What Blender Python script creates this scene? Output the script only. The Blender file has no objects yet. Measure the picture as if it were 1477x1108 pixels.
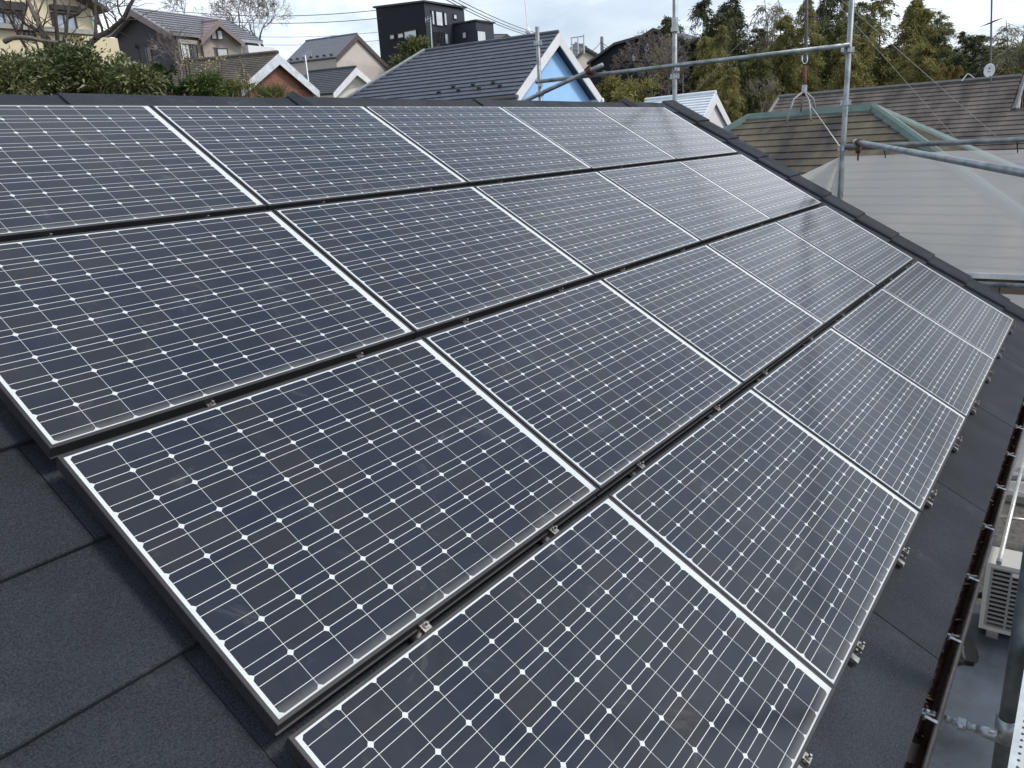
import bpy, math, random
import numpy as np
from mathutils import Vector, Matrix
random.seed(7)
SC = bpy.context.scene
COL = SC.collection
V = Vector
R_ = math.radians

# ------------------------------------------------------------------ camera
CAM = V((-0.92369684, -4.27182, -0.32856))
RW = Matrix(((0.5897832, -0.8054165, -0.0588213), (-0.2678571, -0.1263885, -0.9551327), (0.7618454, 0.5790770, -0.2902783)))
FPX = 1128.1
cd = bpy.data.cameras.new("camera"); cam = bpy.data.objects.new("camera", cd); COL.objects.link(cam)
cd.sensor_width = 36.0; cd.lens = 36.0 * FPX / 1477.0; cd.clip_start = 0.05; cd.clip_end = 2000
SC.camera = cam

# ------------------------------------------------------------------ sky, sun, exposure
SUN_EL, SUN_AZ = R_(50), R_(-68)          # elevation, azimuth measured from +X towards +Y
w = bpy.data.worlds.new("World"); SC.world = w; w.use_nodes = True
nt = w.node_tree; N = nt.nodes; L = nt.links
bg = N["Background"]; bg.inputs[1].default_value = 0.1
sky = N.new("ShaderNodeTexSky"); sky.sky_type = 'NISHITA'; sky.sun_disc = False
sky.sun_elevation = SUN_EL; sky.sun_rotation = math.pi / 2 - SUN_AZ
sky.air_density = 1.0; sky.dust_density = 2.0; sky.ozone_density = 1.0
tc = N.new("ShaderNodeTexCoord"); sep = N.new("ShaderNodeSeparateXYZ"); L.new(tc.outputs["Generated"], sep.inputs[0])
add = N.new("ShaderNodeMath"); add.operation = 'ADD'; add.inputs[1].default_value = 0.22; L.new(sep.outputs[2], add.inputs[0])
mx = N.new("ShaderNodeMath"); mx.operation = 'MAXIMUM'; mx.inputs[1].default_value = 0.1; L.new(add.outputs[0], mx.inputs[0])
dv = N.new("ShaderNodeVectorMath"); dv.operation = 'DIVIDE'; cmb = N.new("ShaderNodeCombineXYZ")
for i in range(3): L.new(mx.outputs[0], cmb.inputs[i])
L.new(tc.outputs["Generated"], dv.inputs[0]); L.new(cmb.outputs[0], dv.inputs[1])
cn = N.new("ShaderNodeTexNoise"); cn.inputs["Scale"].default_value = 1.15; cn.inputs["Detail"].default_value = 7
cn.inputs["Roughness"].default_value = 0.55; cn.inputs["Distortion"].default_value = 0.6; L.new(dv.outputs[0], cn.inputs["Vector"])
cr = N.new("ShaderNodeValToRGB"); cr.color_ramp.elements[0].position = 0.36; cr.color_ramp.elements[1].position = 0.60
cr.color_ramp.elements[0].color = (.42, .42, .42, 1); cr.color_ramp.elements[1].color = (1, 1, 1, 1); L.new(cn.outputs[0], cr.inputs[0])
cn2 = N.new("ShaderNodeTexNoise"); cn2.inputs["Scale"].default_value = 1.9; cn2.inputs["Detail"].default_value = 7; L.new(dv.outputs[0], cn2.inputs["Vector"])
cr2 = N.new("ShaderNodeValToRGB"); cr2.color_ramp.elements[0].position = 0.36; cr2.color_ramp.elements[1].position = 0.64
cr2.color_ramp.elements[0].color = (7.2, 8.2, 9.7, 1); cr2.color_ramp.elements[1].color = (12.2, 12.7, 13.4, 1); L.new(cn2.outputs[0], cr2.inputs[0])
zr = N.new("ShaderNodeValToRGB"); e = zr.color_ramp.elements; e[0].position = .12; e[1].position = .85; e[0].color = (1, 1, 1, 1); e[1].color = (.50, .52, .56, 1); L.new(sep.outputs[2], zr.inputs[0])
zm = N.new("ShaderNodeMixRGB"); zm.blend_type = 'MULTIPLY'; zm.inputs[0].default_value = 1; L.new(cr2.outputs[0], zm.inputs[1]); L.new(zr.outputs[0], zm.inputs[2])
mix = N.new("ShaderNodeMixRGB"); L.new(cr.outputs[0], mix.inputs[0]); L.new(sky.outputs[0], mix.inputs[1]); L.new(zm.outputs[0], mix.inputs[2])
L.new(mix.outputs[0], bg.inputs[0])
sd = bpy.data.lights.new("sun", 'SUN'); sd.energy = 1.9; sd.angle = R_(14); sd.color = (1, .96, .9)
so = bpy.data.objects.new("sun", sd); COL.objects.link(so)
sdir = V((math.cos(SUN_EL) * math.cos(SUN_AZ), math.cos(SUN_EL) * math.sin(SUN_AZ), math.sin(SUN_EL)))
so.rotation_euler = sdir.to_track_quat('Z', 'Y').to_euler(); so.location = sdir * 60
SC.view_settings.view_transform = 'Standard'; SC.view_settings.look = 'None'
SC.view_settings.exposure = 0.42; SC.view_settings.gamma = 1.0
SC.render.engine = 'CYCLES'

# ------------------------------------------------------------------ coordinate helpers
def ray(px, py): return RW.transposed() @ V(((px - 738.5) / FPX, (py - 554) / FPX, 1))
_r = [RW[0].normalized()]; _b = (RW[2] - _r[0] * RW[2].dot(_r[0])).normalized(); _d = _b.cross(_r[0])
RW = Matrix((_r[0], _d, _b))
cam.matrix_world = Matrix(((RW[0][0], -RW[1][0], -RW[2][0], CAM.x), (RW[0][1], -RW[1][1], -RW[2][1], CAM.y),
                           (RW[0][2], -RW[1][2], -RW[2][2], CAM.z), (0, 0, 0, 1)))
def at(px, py, D): return CAM + ray(px, py) * D                       # survey: sight line and distance -> world point
def on(px, py, axis, val):                                            # sight line met with the plane axis = val
    d = ray(px, py); t = (val - CAM[axis]) / d[axis]; return CAM + d * t
PITCH = R_(31); PC, PS = math.cos(PITCH), math.sin(PITCH)
EU = V((1, 0, 0)); EV = V((0, -PC, -PS)); EN = V((0, -PS, PC))
def rp(u, v, n): return EU * u + EV * v + EN * n                      # roof frame -> world
ROOF_M = Matrix((EU, -EV, EN)).transposed().to_4x4()                  # local x along ridge, y up the slope, z off the roof
def ground_z(x, y):
    d = math.hypot(x - 2, y + 2)
    return -5.35 + 9.5 * max(0, min(1, (d - 16) / 75)) ** 1.1

# ------------------------------------------------------------------ materials
MATS = {}
def nodes_of(m): m.use_nodes = True; return m.node_tree.nodes, m.node_tree.links, m.node_tree.nodes["Principled BSDF"]
def mat(name, col, rough=.7, metal=0, var=.25, scale=6, bump=0, bscale=60, col2=None, stretch=None, space="Object", spec=None, transl=0, ramp=(.3, .7)):
    m = bpy.data.materials.new(name); n, l, p = nodes_of(m)
    p.inputs["Roughness"].default_value = rough; p.inputs["Metallic"].default_value = metal
    if spec is not None: p.inputs["Specular IOR Level"].default_value = spec
    t = n.new("ShaderNodeTexCoord"); src = t.outputs[space]
    if stretch:
        mp = n.new("ShaderNodeMapping"); mp.inputs["Scale"].default_value = stretch; l.new(src, mp.inputs[0]); src = mp.outputs[0]
    no = n.new("ShaderNodeTexNoise"); no.inputs["Scale"].default_value = scale; no.inputs["Detail"].default_value = 6; no.inputs["Roughness"].default_value = .6
    l.new(src, no.inputs["Vector"])
    c2 = col2 or tuple(min(1, c * (1 + var)) for c in col); c1 = col if col2 else tuple(c * (1 - var) for c in col)
    rr = n.new("ShaderNodeValToRGB"); e = rr.color_ramp.elements
    e[0].position, e[1].position = ramp; e[0].color = (*c1, 1); e[1].color = (*c2, 1)
    l.new(no.outputs[0], rr.inputs[0]); l.new(rr.outputs[0], p.inputs["Base Color"])
    if bump:
        b2 = n.new("ShaderNodeTexNoise"); b2.inputs["Scale"].default_value = bscale; b2.inputs["Detail"].default_value = 3; l.new(t.outputs[space], b2.inputs["Vector"])
        bp = n.new("ShaderNodeBump"); bp.inputs["Strength"].default_value = bump; bp.inputs["Distance"].default_value = .01
        l.new(b2.outputs[0], bp.inputs["Height"]); l.new(bp.outputs[0], p.inputs["Normal"])
    if transl:
        tr = n.new("ShaderNodeBsdfTranslucent"); l.new(rr.outputs[0], tr.inputs[0]); ms = n.new("ShaderNodeMixShader"); ms.inputs[0].default_value = transl
        l.new(p.outputs[0], ms.inputs[1]); l.new(tr.outputs[0], ms.inputs[2]); l.new(ms.outputs[0], n["Material Output"].inputs[0])
    MATS[name] = m; return m
def leaf_mat(name, cols, rough=.55, transl=.25):
    m = bpy.data.materials.new(name); n, l, p = nodes_of(m); p.inputs["Roughness"].default_value = rough
    g = n.new("ShaderNodeNewGeometry"); rr = n.new("ShaderNodeValToRGB"); rr.color_ramp.interpolation = 'LINEAR'
    e = rr.color_ramp.elements
    while len(e) < len(cols): e.new(.5)
    for i, c in enumerate(cols): e[i].position = i / (len(cols) - 1); e[i].color = (*c, 1)
    t = n.new("ShaderNodeTexCoord"); no = n.new("ShaderNodeTexNoise"); no.inputs["Scale"].default_value = .9; l.new(t.outputs["Object"], no.inputs["Vector"])
    ma = n.new("ShaderNodeMath"); ma.operation = 'MULTIPLY_ADD'; ma.inputs[1].default_value = .55
    mb = n.new("ShaderNodeMath"); mb.operation = 'MULTIPLY_ADD'; mb.inputs[1].default_value = 1.3; mb.inputs[2].default_value = -.42
    l.new(no.outputs[0], mb.inputs[0]); l.new(g.outputs["Random Per Island"], ma.inputs[0]); l.new(mb.outputs[0], ma.inputs[2])
    l.new(ma.outputs[0], rr.inputs[0]); l.new(rr.outputs[0], p.inputs["Base Color"])
    tr = n.new("ShaderNodeBsdfTranslucent"); l.new(rr.outputs[0], tr.inputs[0]); ms = n.new("ShaderNodeMixShader"); ms.inputs[0].default_value = transl
    l.new(p.outputs[0], ms.inputs[1]); l.new(tr.outputs[0], ms.inputs[2]); l.new(ms.outputs[0], n["Material Output"].inputs[0])
    return m

def pv_material():
    m = bpy.data.materials.new("pv_laminate"); n, l, p = nodes_of(m)
    def M(op, a, b=None, c=None):
        x = n.new("ShaderNodeMath"); x.operation = op
        for i, q in enumerate((a, b, c)):
            if q is None: continue
            if isinstance(q, (int, float)): x.inputs[i].default_value = q
            else: l.new(q, x.inputs[i])
        return x.outputs[0]
    def MIX(f, a, b):
        x = n.new("ShaderNodeMixRGB")
        for i, q in enumerate((f, a, b)):
            if isinstance(q, tuple): x.inputs[i].default_value = (*q, 1)
            elif isinstance(q, (int, float)): x.inputs[i].default_value = q
            else: l.new(q, x.inputs[i])
        return x.outputs[0]
    t = n.new("ShaderNodeTexCoord"); s = n.new("ShaderNodeSeparateXYZ"); l.new(t.outputs["Object"], s.inputs[0])
    oi = n.new("ShaderNodeObjectInfo")
    P = .127
    cx = M('DIVIDE', M('SUBTRACT', s.outputs[0], .012), P); cy = M('DIVIDE', M('SUBTRACT', M('MULTIPLY', s.outputs[1], -1.0), .0050), .1284)
    fx = M('FRACT', cx); fy = M('FRACT', cy)
    dx = M('MULTIPLY', M('MINIMUM', fx, M('SUBTRACT', 1.0, fx)), P); dy = M('MULTIPLY', M('MINIMUM', fy, M('SUBTRACT', 1.0, fy)), P)
    inx = M('MULTIPLY', M('GREATER_THAN', cx, 0.0), M('LESS_THAN', cx, 12.0)); iny = M('MULTIPLY', M('GREATER_THAN', cy, 0.0), M('LESS_THAN', cy, 8.0))
    inside = M('MULTIPLY', inx, iny)
    body = M('MULTIPLY', M('MULTIPLY', M('GREATER_THAN', dx, .0007), M('GREATER_THAN', dy, .0011)), M('GREATER_THAN', M('ADD', dx, dy), .0112))
    cell = M('MULTIPLY', body, inside)
    b1 = M('MULTIPLY', M('ABSOLUTE', M('SUBTRACT', M('ABSOLUTE', M('SUBTRACT', fy, .5)), .25)), P)
    bus = M('MULTIPLY', M('LESS_THAN', b1, .00095), inside)
    idv = n.new("ShaderNodeCombineXYZ"); l.new(M('FLOOR', cx), idv.inputs[0]); l.new(M('FLOOR', cy), idv.inputs[1]); l.new(M('MULTIPLY', oi.outputs["Random"], 97.0), idv.inputs[2])
    wn = n.new("ShaderNodeTexWhiteNoise"); l.new(idv.outputs[0], wn.inputs["Vector"])
    cr = n.new("ShaderNodeValToRGB"); e = cr.color_ramp.elements; e.new(.5)
    for i, (po, c) in enumerate(((0, (.0065, .0115, .0245)), (.6, (.0092, .0135, .0225)), (1, (.0140, .0148, .0190)))): e[i].position = po; e[i].color = (*c, 1)
    l.new(wn.outputs["Value"], cr.inputs[0])
    col = MIX(cell, (.62, .65, .65), cr.outputs[0]); col = MIX(bus, col, (.64, .65, .62))
    # dust that has settled on the glass: faint film, smears, a band along the lower frame edge
    vv = n.new("ShaderNodeVectorMath"); vv.operation = 'ADD'; l.new(t.outputs["Object"], vv.inputs[0])
    ov = n.new("ShaderNodeCombineXYZ"); l.new(M('MULTIPLY', oi.outputs["Random"], 31.0), ov.inputs[0]); l.new(ov.outputs[0], vv.inputs[1])
    n1 = n.new("ShaderNodeTexNoise"); n1.inputs["Scale"].default_value = 5; n1.inputs["Detail"].default_value = 9; n1.inputs["Roughness"].default_value = .68; n1.inputs["Distortion"].default_value = .8; l.new(vv.outputs[0], n1.inputs["Vector"])
    film = M('MULTIPLY', M('SUBTRACT', n1.outputs[0], .30), .075)
    spot = M('MULTIPLY', M('MAXIMUM', M('SUBTRACT', n1.outputs[0], .60), 0.0), 1.0)
    low = M('MAXIMUM', M('SUBTRACT', 1.0, M('DIVIDE', M('ADD', s.outputs[1], 1.037), M('ADD', .018, M('MULTIPLY', n1.outputs[0], .035)))), 0.0)
    dust = M('MINIMUM', M('ADD', M('ADD', M('MAXIMUM', film, 0.0), spot), M('MULTIPLY', low, .30)), .5)
    col = MIX(dust, col, (.34, .33, .31)); l.new(col, p.inputs["Base Color"])
    l.new(M('MULTIPLY_ADD', n1.outputs[0], .14, .09), p.inputs["Roughness"]); p.inputs["IOR"].default_value = 1.56
    n2 = n.new("ShaderNodeTexNoise"); n2.inputs["Scale"].default_value = 1.6; n2.inputs["Detail"].default_value = 2; l.new(vv.outputs[0], n2.inputs["Vector"])
    bp = n.new("ShaderNodeBump"); bp.inputs["Strength"].default_value = .12; bp.inputs["Distance"].default_value = .02; l.new(n2.outputs[0], bp.inputs["Height"]); l.new(bp.outputs[0], p.inputs["Normal"])
    return m

M_PV = pv_material()
M_FRAME = mat("anodised_frame", (.042, .042, .046), .5, .4, .2, 9)
M_STEEL = mat("galvanised_steel", (.42, .45, .47), .42, .75, .22, 14, .1, 90)
M_POLE = mat("scaffold_tube", (.262, .290, .300), .45, .55, .45, 7, .12, 120)
M_RUST = mat("rusty_steel", (.10, .035, .02), .75, .2, .4, 25, .15, 90)
M_DARKSTEEL = mat("dark_clamp", (.05, .035, .03), .6, .4, .4, 20)
M_ZINC = mat("bright_zinc", (.62, .60, .56), .33, .9, .2, 30)
M_CLAMP = mat("clamp_steel", (.40, .38, .35), .38, .9, .3, 30)
M_CABLE = mat("cable", (.02, .02, .02), .6, 0, .2, 9)
M_WIRE = mat("steel_wire", (.30, .30, .29), .5, .4, .2, 9)
M_WHITE = mat("white_paint", (.74, .75, .76), .55, 0, .06, 3)
M_GLASS = mat("window_glass", (.30, .36, .42), .08, 0, .5, 1.3, spec=.9)
M_DGLASS = mat("dark_window_glass", (.02, .025, .03), .08, 0, .4, 1.3, spec=.8)
M_CURTAIN = mat("curtained_window", (.55, .58, .58), .25, 0, .15, 4, stretch=(9, 9, .5))
M_DFRAME = mat("dark_window_frame", (.03, .028, .028), .5, 0, .2, 4)
M_GUTTER = mat("brown_gutter", (.024, .011, .009), .18, 0, .5, 14, .35, 30)

def shingle_mat():
    m = bpy.data.materials.new("charcoal_shingle"); n, l, p = nodes_of(m); p.inputs["Roughness"].default_value = .82; p.inputs["Specular IOR Level"].default_value = .35
    t = n.new("ShaderNodeTexCoord")
    def noise(s, d=5, r=.6, st=None):
        x = n.new("ShaderNodeTexNoise"); x.inputs["Scale"].default_value = s; x.inputs["Detail"].default_value = d; x.inputs["Roughness"].default_value = r
        if st:
            q = n.new("ShaderNodeMapping"); q.inputs["Scale"].default_value = st; l.new(t.outputs["Object"], q.inputs[0]); l.new(q.outputs[0], x.inputs["Vector"])
        else: l.new(t.outputs["Object"], x.inputs["Vector"])
        return x.outputs[0]
    gr = noise(190, 3, .8); md = noise(2.2, 6); wvn = n.new('ShaderNodeTexWave'); wvn.inputs['Scale'].default_value = .62; wvn.inputs['Distortion'].default_value = 5.5; wvn.inputs['Detail'].default_value = 3; wvn.inputs['Detail Scale'].default_value = .9; l.new(t.outputs['Object'], wvn.inputs['Vector']); wv = wvn.outputs[1]
    rr = n.new("ShaderNodeValToRGB"); e = rr.color_ramp.elements; e[0].position, e[1].position = .38, .66; e[0].color = (.0085, .0105, .0145, 1); e[1].color = (.041, .048, .060, 1); l.new(gr, rr.inputs[0])
    r2 = n.new("ShaderNodeValToRGB"); e = r2.color_ramp.elements; e[0].position, e[1].position = .3, .72; e[0].color = (.72, .72, .74, 1); e[1].color = (1.3, 1.3, 1.28, 1); l.new(md, r2.inputs[0])
    sc_ = noise(5.5, 8, .72); r3 = n.new("ShaderNodeValToRGB"); e = r3.color_ramp.elements; e[0].position, e[1].position = .58, .72; e[0].color = (0, 0, 0, 1); e[1].color = (.5, .5, .5, 1); l.new(sc_, r3.inputs[0])
    m3 = n.new("ShaderNodeMixRGB"); l.new(r3.outputs[0], m3.inputs[0]); l.new(rr.outputs[0], m3.inputs[1]); m3.inputs[2].default_value = (.06, .064, .07, 1)
    mu = n.new("ShaderNodeMixRGB"); mu.blend_type = 'MULTIPLY'; mu.inputs[0].default_value = 1; l.new(m3.outputs[0], mu.inputs[1]); l.new(r2.outputs[0], mu.inputs[2])
    gi = n.new("ShaderNodeNewGeometry"); mr = n.new("ShaderNodeMapRange"); mr.inputs[3].default_value = .80; mr.inputs[4].default_value = 1.22; l.new(gi.outputs["Random Per Island"], mr.inputs[0])
    m4 = n.new("ShaderNodeVectorMath"); m4.operation = 'SCALE'; l.new(mu.outputs[0], m4.inputs[0]); l.new(mr.outputs[0], m4.inputs[3]); l.new(m4.outputs[0], p.inputs["Base Color"])
    b1 = n.new("ShaderNodeBump"); b1.inputs["Strength"].default_value = .5; b1.inputs["Distance"].default_value = .05; l.new(wv, b1.inputs["Height"])
    b2 = n.new("ShaderNodeBump"); b2.inputs["Strength"].default_value = .7; b2.inputs["Distance"].default_value = .003; l.new(gr, b2.inputs["Height"]); l.new(b1.outputs[0], b2.inputs["Normal"])
    l.new(b2.outputs[0], p.inputs["Normal"]); return m
M_SHINGLE = shingle_mat()

def sheet_mat():
    m = bpy.data.materials.new("scaffold_mesh_cloth"); n, l, p = nodes_of(m)
    t = n.new("ShaderNodeTexCoord")
    no = n.new("ShaderNodeTexNoise"); no.inputs["Scale"].default_value = 1.4; no.inputs["Detail"].default_value = 5; l.new(t.outputs["Object"], no.inputs["Vector"])
    rr = n.new("ShaderNodeValToRGB"); e = rr.color_ramp.elements; e[0].color = (.90, .89, .88, 1); e[1].color = (.95, .95, .94, 1); l.new(no.outputs[0], rr.inputs[0])
    p.inputs["Roughness"].default_value = .8; l.new(rr.outputs[0], p.inputs["Base Color"])
    tr = n.new("ShaderNodeBsdfTranslucent"); l.new(rr.outputs[0], tr.inputs[0]); a = n.new("ShaderNodeMixShader"); a.inputs[0].default_value = .5
    l.new(p.outputs[0], a.inputs[1]); l.new(tr.outputs[0], a.inputs[2])
    tp = n.new("ShaderNodeBsdfTransparent"); b = n.new("ShaderNodeMixShader"); b.inputs[0].default_value = .44
    l.new(a.outputs[0], b.inputs[1]); l.new(tp.outputs[0], b.inputs[2]); l.new(b.outputs[0], n["Material Output"].inputs[0]); return m
M_SHEET = sheet_mat()

def perforated_mat():
    m = bpy.data.materials.new("perforated_steel"); n, l, p = nodes_of(m); p.inputs["Roughness"].default_value = .45; p.inputs["Metallic"].default_value = .5; p.inputs["Base Color"].default_value = (.6, .62, .62, 1)
    t = n.new("ShaderNodeTexCoord"); s = n.new("ShaderNodeSeparateXYZ"); l.new(t.outputs["Object"], s.inputs[0])
    def M(op, a, b=None):
        x = n.new("ShaderNodeMath"); x.operation = op
        for i, q in enumerate((a, b)):
            if q is None: continue
            if isinstance(q, (int, float)): x.inputs[i].default_value = q
            else: l.new(q, x.inputs[i])
        return x.outputs[0]
    gx = M('DIVIDE', s.outputs[0], .034); gy = M('DIVIDE', s.outputs[1], .022); row = M('FLOOR', gy)
    gx = M('ADD', gx, M('MULTIPLY', M('MODULO', M('ABSOLUTE', row), 2.0), .5))
    ax = M('MULTIPLY', M('SUBTRACT', M('FRACT', gx), .5), .034); ay = M('MULTIPLY', M('SUBTRACT', M('FRACT', gy), .5), .022)
    hole = M('LESS_THAN', M('SQRT', M('ADD', M('MULTIPLY', ax, ax), M('MULTIPLY', ay, ay))), .0062)
    tp = n.new("ShaderNodeBsdfTransparent"); b = n.new("ShaderNodeMixShader"); l.new(hole, b.inputs[0]); l.new(p.outputs[0], b.inputs[1]); l.new(tp.outputs[0], b.inputs[2]); l.new(b.outputs[0], n["Material Output"].inputs[0]); return m

# ------------------------------------------------------------------ mesh builder
class MB:
    def __init__(s): s.v = []; s.f = []
    def face(s, pts):
        i = len(s.v); s.v += [tuple(p) for p in pts]; s.f.append(tuple(range(i, i + len(pts))))
    def hexa(s, a):            # 8 corners: bottom 4 (ccw), top 4
        i = len(s.v); s.v += [tuple(p) for p in a]
        for q in ((3, 2, 1, 0), (4, 5, 6, 7), (0, 1, 5, 4), (1, 2, 6, 5), (2, 3, 7, 6), (3, 0, 4, 7)): s.f.append(tuple(i + k for k in q))
    def box(s, c, h, M=None):
        c = V(c); cs = [V((x * h[0], y * h[1], z * h[2])) for z in (-1, 1) for x, y in ((-1, -1), (1, -1), (1, 1), (-1, 1))]
        s.hexa([c + (M @ k if M else k) for k in cs])
    def slab(s, quad, th):     # quad of 4 points, thickened away from its normal
        a, b, c, d = [V(q) for q in quad]; nn = (b - a).cross(d - a).normalized() * th
        s.hexa([a - nn, b - nn, c - nn, d - nn, a, b, c, d])
    def prism(s, poly, off):   # planar polygon swept by the vector off
        p = [V(q) for q in poly]; off = V(off); n = len(p); i = len(s.v)
        s.v += [tuple(q) for q in p] + [tuple(q + off) for q in p]
        s.f.append(tuple(range(i, i + n))); s.f.append(tuple(reversed(range(i + n, i + 2 * n))))
        for k in range(n): s.f.append((i + k, i + n + k, i + n + (k + 1) % n, i + (k + 1) % n))
    def tube(s, path, r, n=8, cap=True):
        path = [V(p) for p in path]; rs = r if isinstance(r, (list, tuple)) else [r] * len(path); i0 = len(s.v); prev = None
        for k, p in enumerate(path):
            t = (path[min(k + 1, len(path) - 1)] - path[max(k - 1, 0)]).normalized()
            if prev is None: x = t.orthogonal().normalized()
            else:
                x = prev - t * prev.dot(t); x = x.normalized() if x.length > 1e-5 else t.orthogonal().normalized()
            prev = x; y = t.cross(x)
            for j in range(n):
                a = 2 * math.pi * j / n; s.v.append(tuple(p + (x * math.cos(a) + y * math.sin(a)) * rs[k]))
        for k in range(len(path) - 1):
            for j in range(n):
                a = i0 + k * n + j; b = i0 + k * n + (j + 1) % n; s.f.append((a, b, b + n, a + n))
        if cap:
            s.f.append(tuple(reversed(range(i0, i0 + n)))); e = i0 + (len(path) - 1) * n; s.f.append(tuple(range(e, e + n)))
    def courses(s, a, b, c, d, n, step, base=.06, jit=0):   # stepped roofing from ridge a-b down to eave c-d
        a, b, c, d = V(a), V(b), V(c), V(d); nn = (b - a).cross(c - a).normalized()
        if nn.z < 0: nn = -nn
        for i in range(n):
            t0, t1 = i / n, (i + 1.04) / n if i < n - 1 else 1
            p0, p1, q0, q1 = a.lerp(c, t0), b.lerp(d, t0), a.lerp(c, t1), b.lerp(d, t1)
            j = random.uniform(-jit, jit)
            s.hexa([q0 - nn * base, q1 - nn * base, p1 - nn * base, p0 - nn * base, q0 + nn * (step + j), q1 + nn * (step + j), p1, p0])
    def build(s, name, m, parent=None, smooth=False, M=None):
        me = bpy.data.meshes.new(name); me.from_pydata(s.v, [], s.f); me.update()
        if smooth: me.polygons.foreach_set("use_smooth", [True] * len(me.polygons))
        o = bpy.data.objects.new(name, me); COL.objects.link(o); me.materials.append(m)
        if parent is not None:
            o.parent = parent
            if M is None: o.matrix_parent_inverse = parent.matrix_world.inverted()
            else: o.matrix_basis = M
        elif M is not None: o.matrix_world = M
        return o
def recenter(o, base):
    base = V(base); o.data.transform(Matrix.Translation(-base)); o.location = base; return o
def empty(name, loc, M=None):
    o = bpy.data.objects.new(name, None); o.empty_display_size = .2; COL.objects.link(o)
    mw = Matrix.Translation(V(loc))
    if M is not None: mw = mw @ M
    o.matrix_world = mw; return o
def tag(o, label=None, cat=None, group=None, kind=None):
    if label: o["label"] = label
    if cat: o["category"] = cat
    if group: o["group"] = group
    if kind: o["kind"] = kind
    return o

# ================================================================== SETTING: terrain
mb = MB(); xs = np.concatenate([np.linspace(-300, -30, 8), np.linspace(-20, 130, 46), np.linspace(150, 600, 8)]); ys = np.concatenate([np.linspace(-300, -30, 8), np.linspace(-20, 130, 46), np.linspace(150, 600, 8)])
vs = [(x, y, ground_z(x, y)) for x in xs for y in ys]; ny = len(ys)
mb.v = vs; mb.f = [(i * ny + j, (i + 1) * ny + j, (i + 1) * ny + j + 1, i * ny + j + 1) for i in range(len(xs) - 1) for j in range(ny - 1)]
tag(mb.build("terrain", mat("dry_ground", (.075, .066, .05), .95, 0, .5, 1.2, .5, 12), None, True), kind="structure")

# ================================================================== OUR HOUSE AND ITS ROOF
EAVE = 4.68; UL, UR = -7.0, 8.62; RIDGE_V, RIDGE_N = -.31, -.104
house = empty("tiled_house", (2, 0.2, -5.3)); tag(house, "house under the charcoal shingle roof that carries all the solar panels", "house")
edges = [EAVE - .447 * k for k in range(12)][::-1]
edges = [RIDGE_V + .02] + [e for e in edges if e > RIDGE_V + .15]
mb = MB()
for r in range(len(edges) - 1):
    v0, v1 = edges[r], edges[r + 1]; k = len(edges) - 2 - r
    off = .755 if k % 2 == 0 else -.03
    us = [UL] + [u for u in [off + 1.57 * i for i in range(-6, 8)] if UL + .2 < u < UR - .2] + [UR]
    for a, b in zip(us[:-1], us[1:]):
        g = .0014 if off < 0 else .004; jit = random.uniform(-.002, .002); up = .021 + jit
        def P(u, v, n): return rp(u, v, -.12 + n)
        # slab with a rounded nose
        pro = [(v0 - .02, -.001), (v1 - .010, up), (v1 - .003, up - .002), (v1, up - .006), (v1, -.012)]
        n_ = len(pro); i0 = len(mb.v)
        for u in (a + g, b - g):
            for (vv, nn) in pro: mb.v.append(tuple(P(u, vv, nn)))
        for q in range(n_ - 1): mb.f.append((i0 + q, i0 + q + 1, i0 + n_ + q + 1, i0 + n_ + q))
        mb.f.append(tuple(range(i0, i0 + n_))[::-1]); mb.f.append(tuple(range(i0 + n_, i0 + 2 * n_)))
# underlay so the joints are closed
mb.face([rp(UL, EAVE - .01, -.135), rp(UR, EAVE - .01, -.135), rp(UR, RIDGE_V, -.135), rp(UL, RIDGE_V, -.135)])
roof = mb.build("roof_slope", M_SHINGLE, house)
# back slope
rz = rp(0, RIDGE_V, RIDGE_N)
def bs(u, d, n=0): return V((u, rz.y + d * PC, rz.z - .055 - d * PS)) + V((0, PS, PC)) * n
mb = MB(); mb.courses(bs(UL, 0), bs(UR, 0), bs(UL, 5), bs(UR, 5), 11, .012)
mb.build("back_slope", M_SHINGLE, house)
# ridge cap: overlapping folded pieces
js = [-7.0, -4.3, -1.35, 1.33, 2.86, 4.9, 7.62, 8.82]
for i, (a, b) in enumerate(zip(js[:-1], js[1:])):
    mb = MB(); lift0 = .012; lift1 = .0
    def sec(u, l):
        return [rp(u, -.075, -.118 + l), rp(u, -.075, -.100 + l), rp(u, -.285, -.102 + l), V((u, rz.y, rz.z + .006 + l)), V((u, rz.y + .05, rz.z - .004 + l)), bs(u, .28, .035 + l), bs(u, .28, .01 + l)]
    A, B = sec(a - .05, lift0), sec(b, lift1); nA = len(A); mb.v = [tuple(p) for p in A + B]
    for q in range(nA): mb.f.append((q, nA + q, nA + (q + 1) % nA, (q + 1) % nA))
    mb.f.append(tuple(range(nA))[::-1]); mb.f.append(tuple(range(nA, 2 * nA)))
    mb.build("ridge_cap", M_SHINGLE, house)
    if 1 < a < 8:    # dark lap seam standing a little proud
        mb = MB(); hh = .05 if a in (2.86, 7.62) else .012
        A, B = sec(a - .075, .015), sec(a - .03, hh); mb.v = [tuple(p) for p in A + B]
        for q in range(nA): mb.f.append((q, nA + q, nA + (q + 1) % nA, (q + 1) % nA))
        mb.f.append(tuple(range(nA))[::-1]); mb.f.append(tuple(range(nA, 2 * nA))); mb.build("lap_seam", M_SHINGLE, house)
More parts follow.
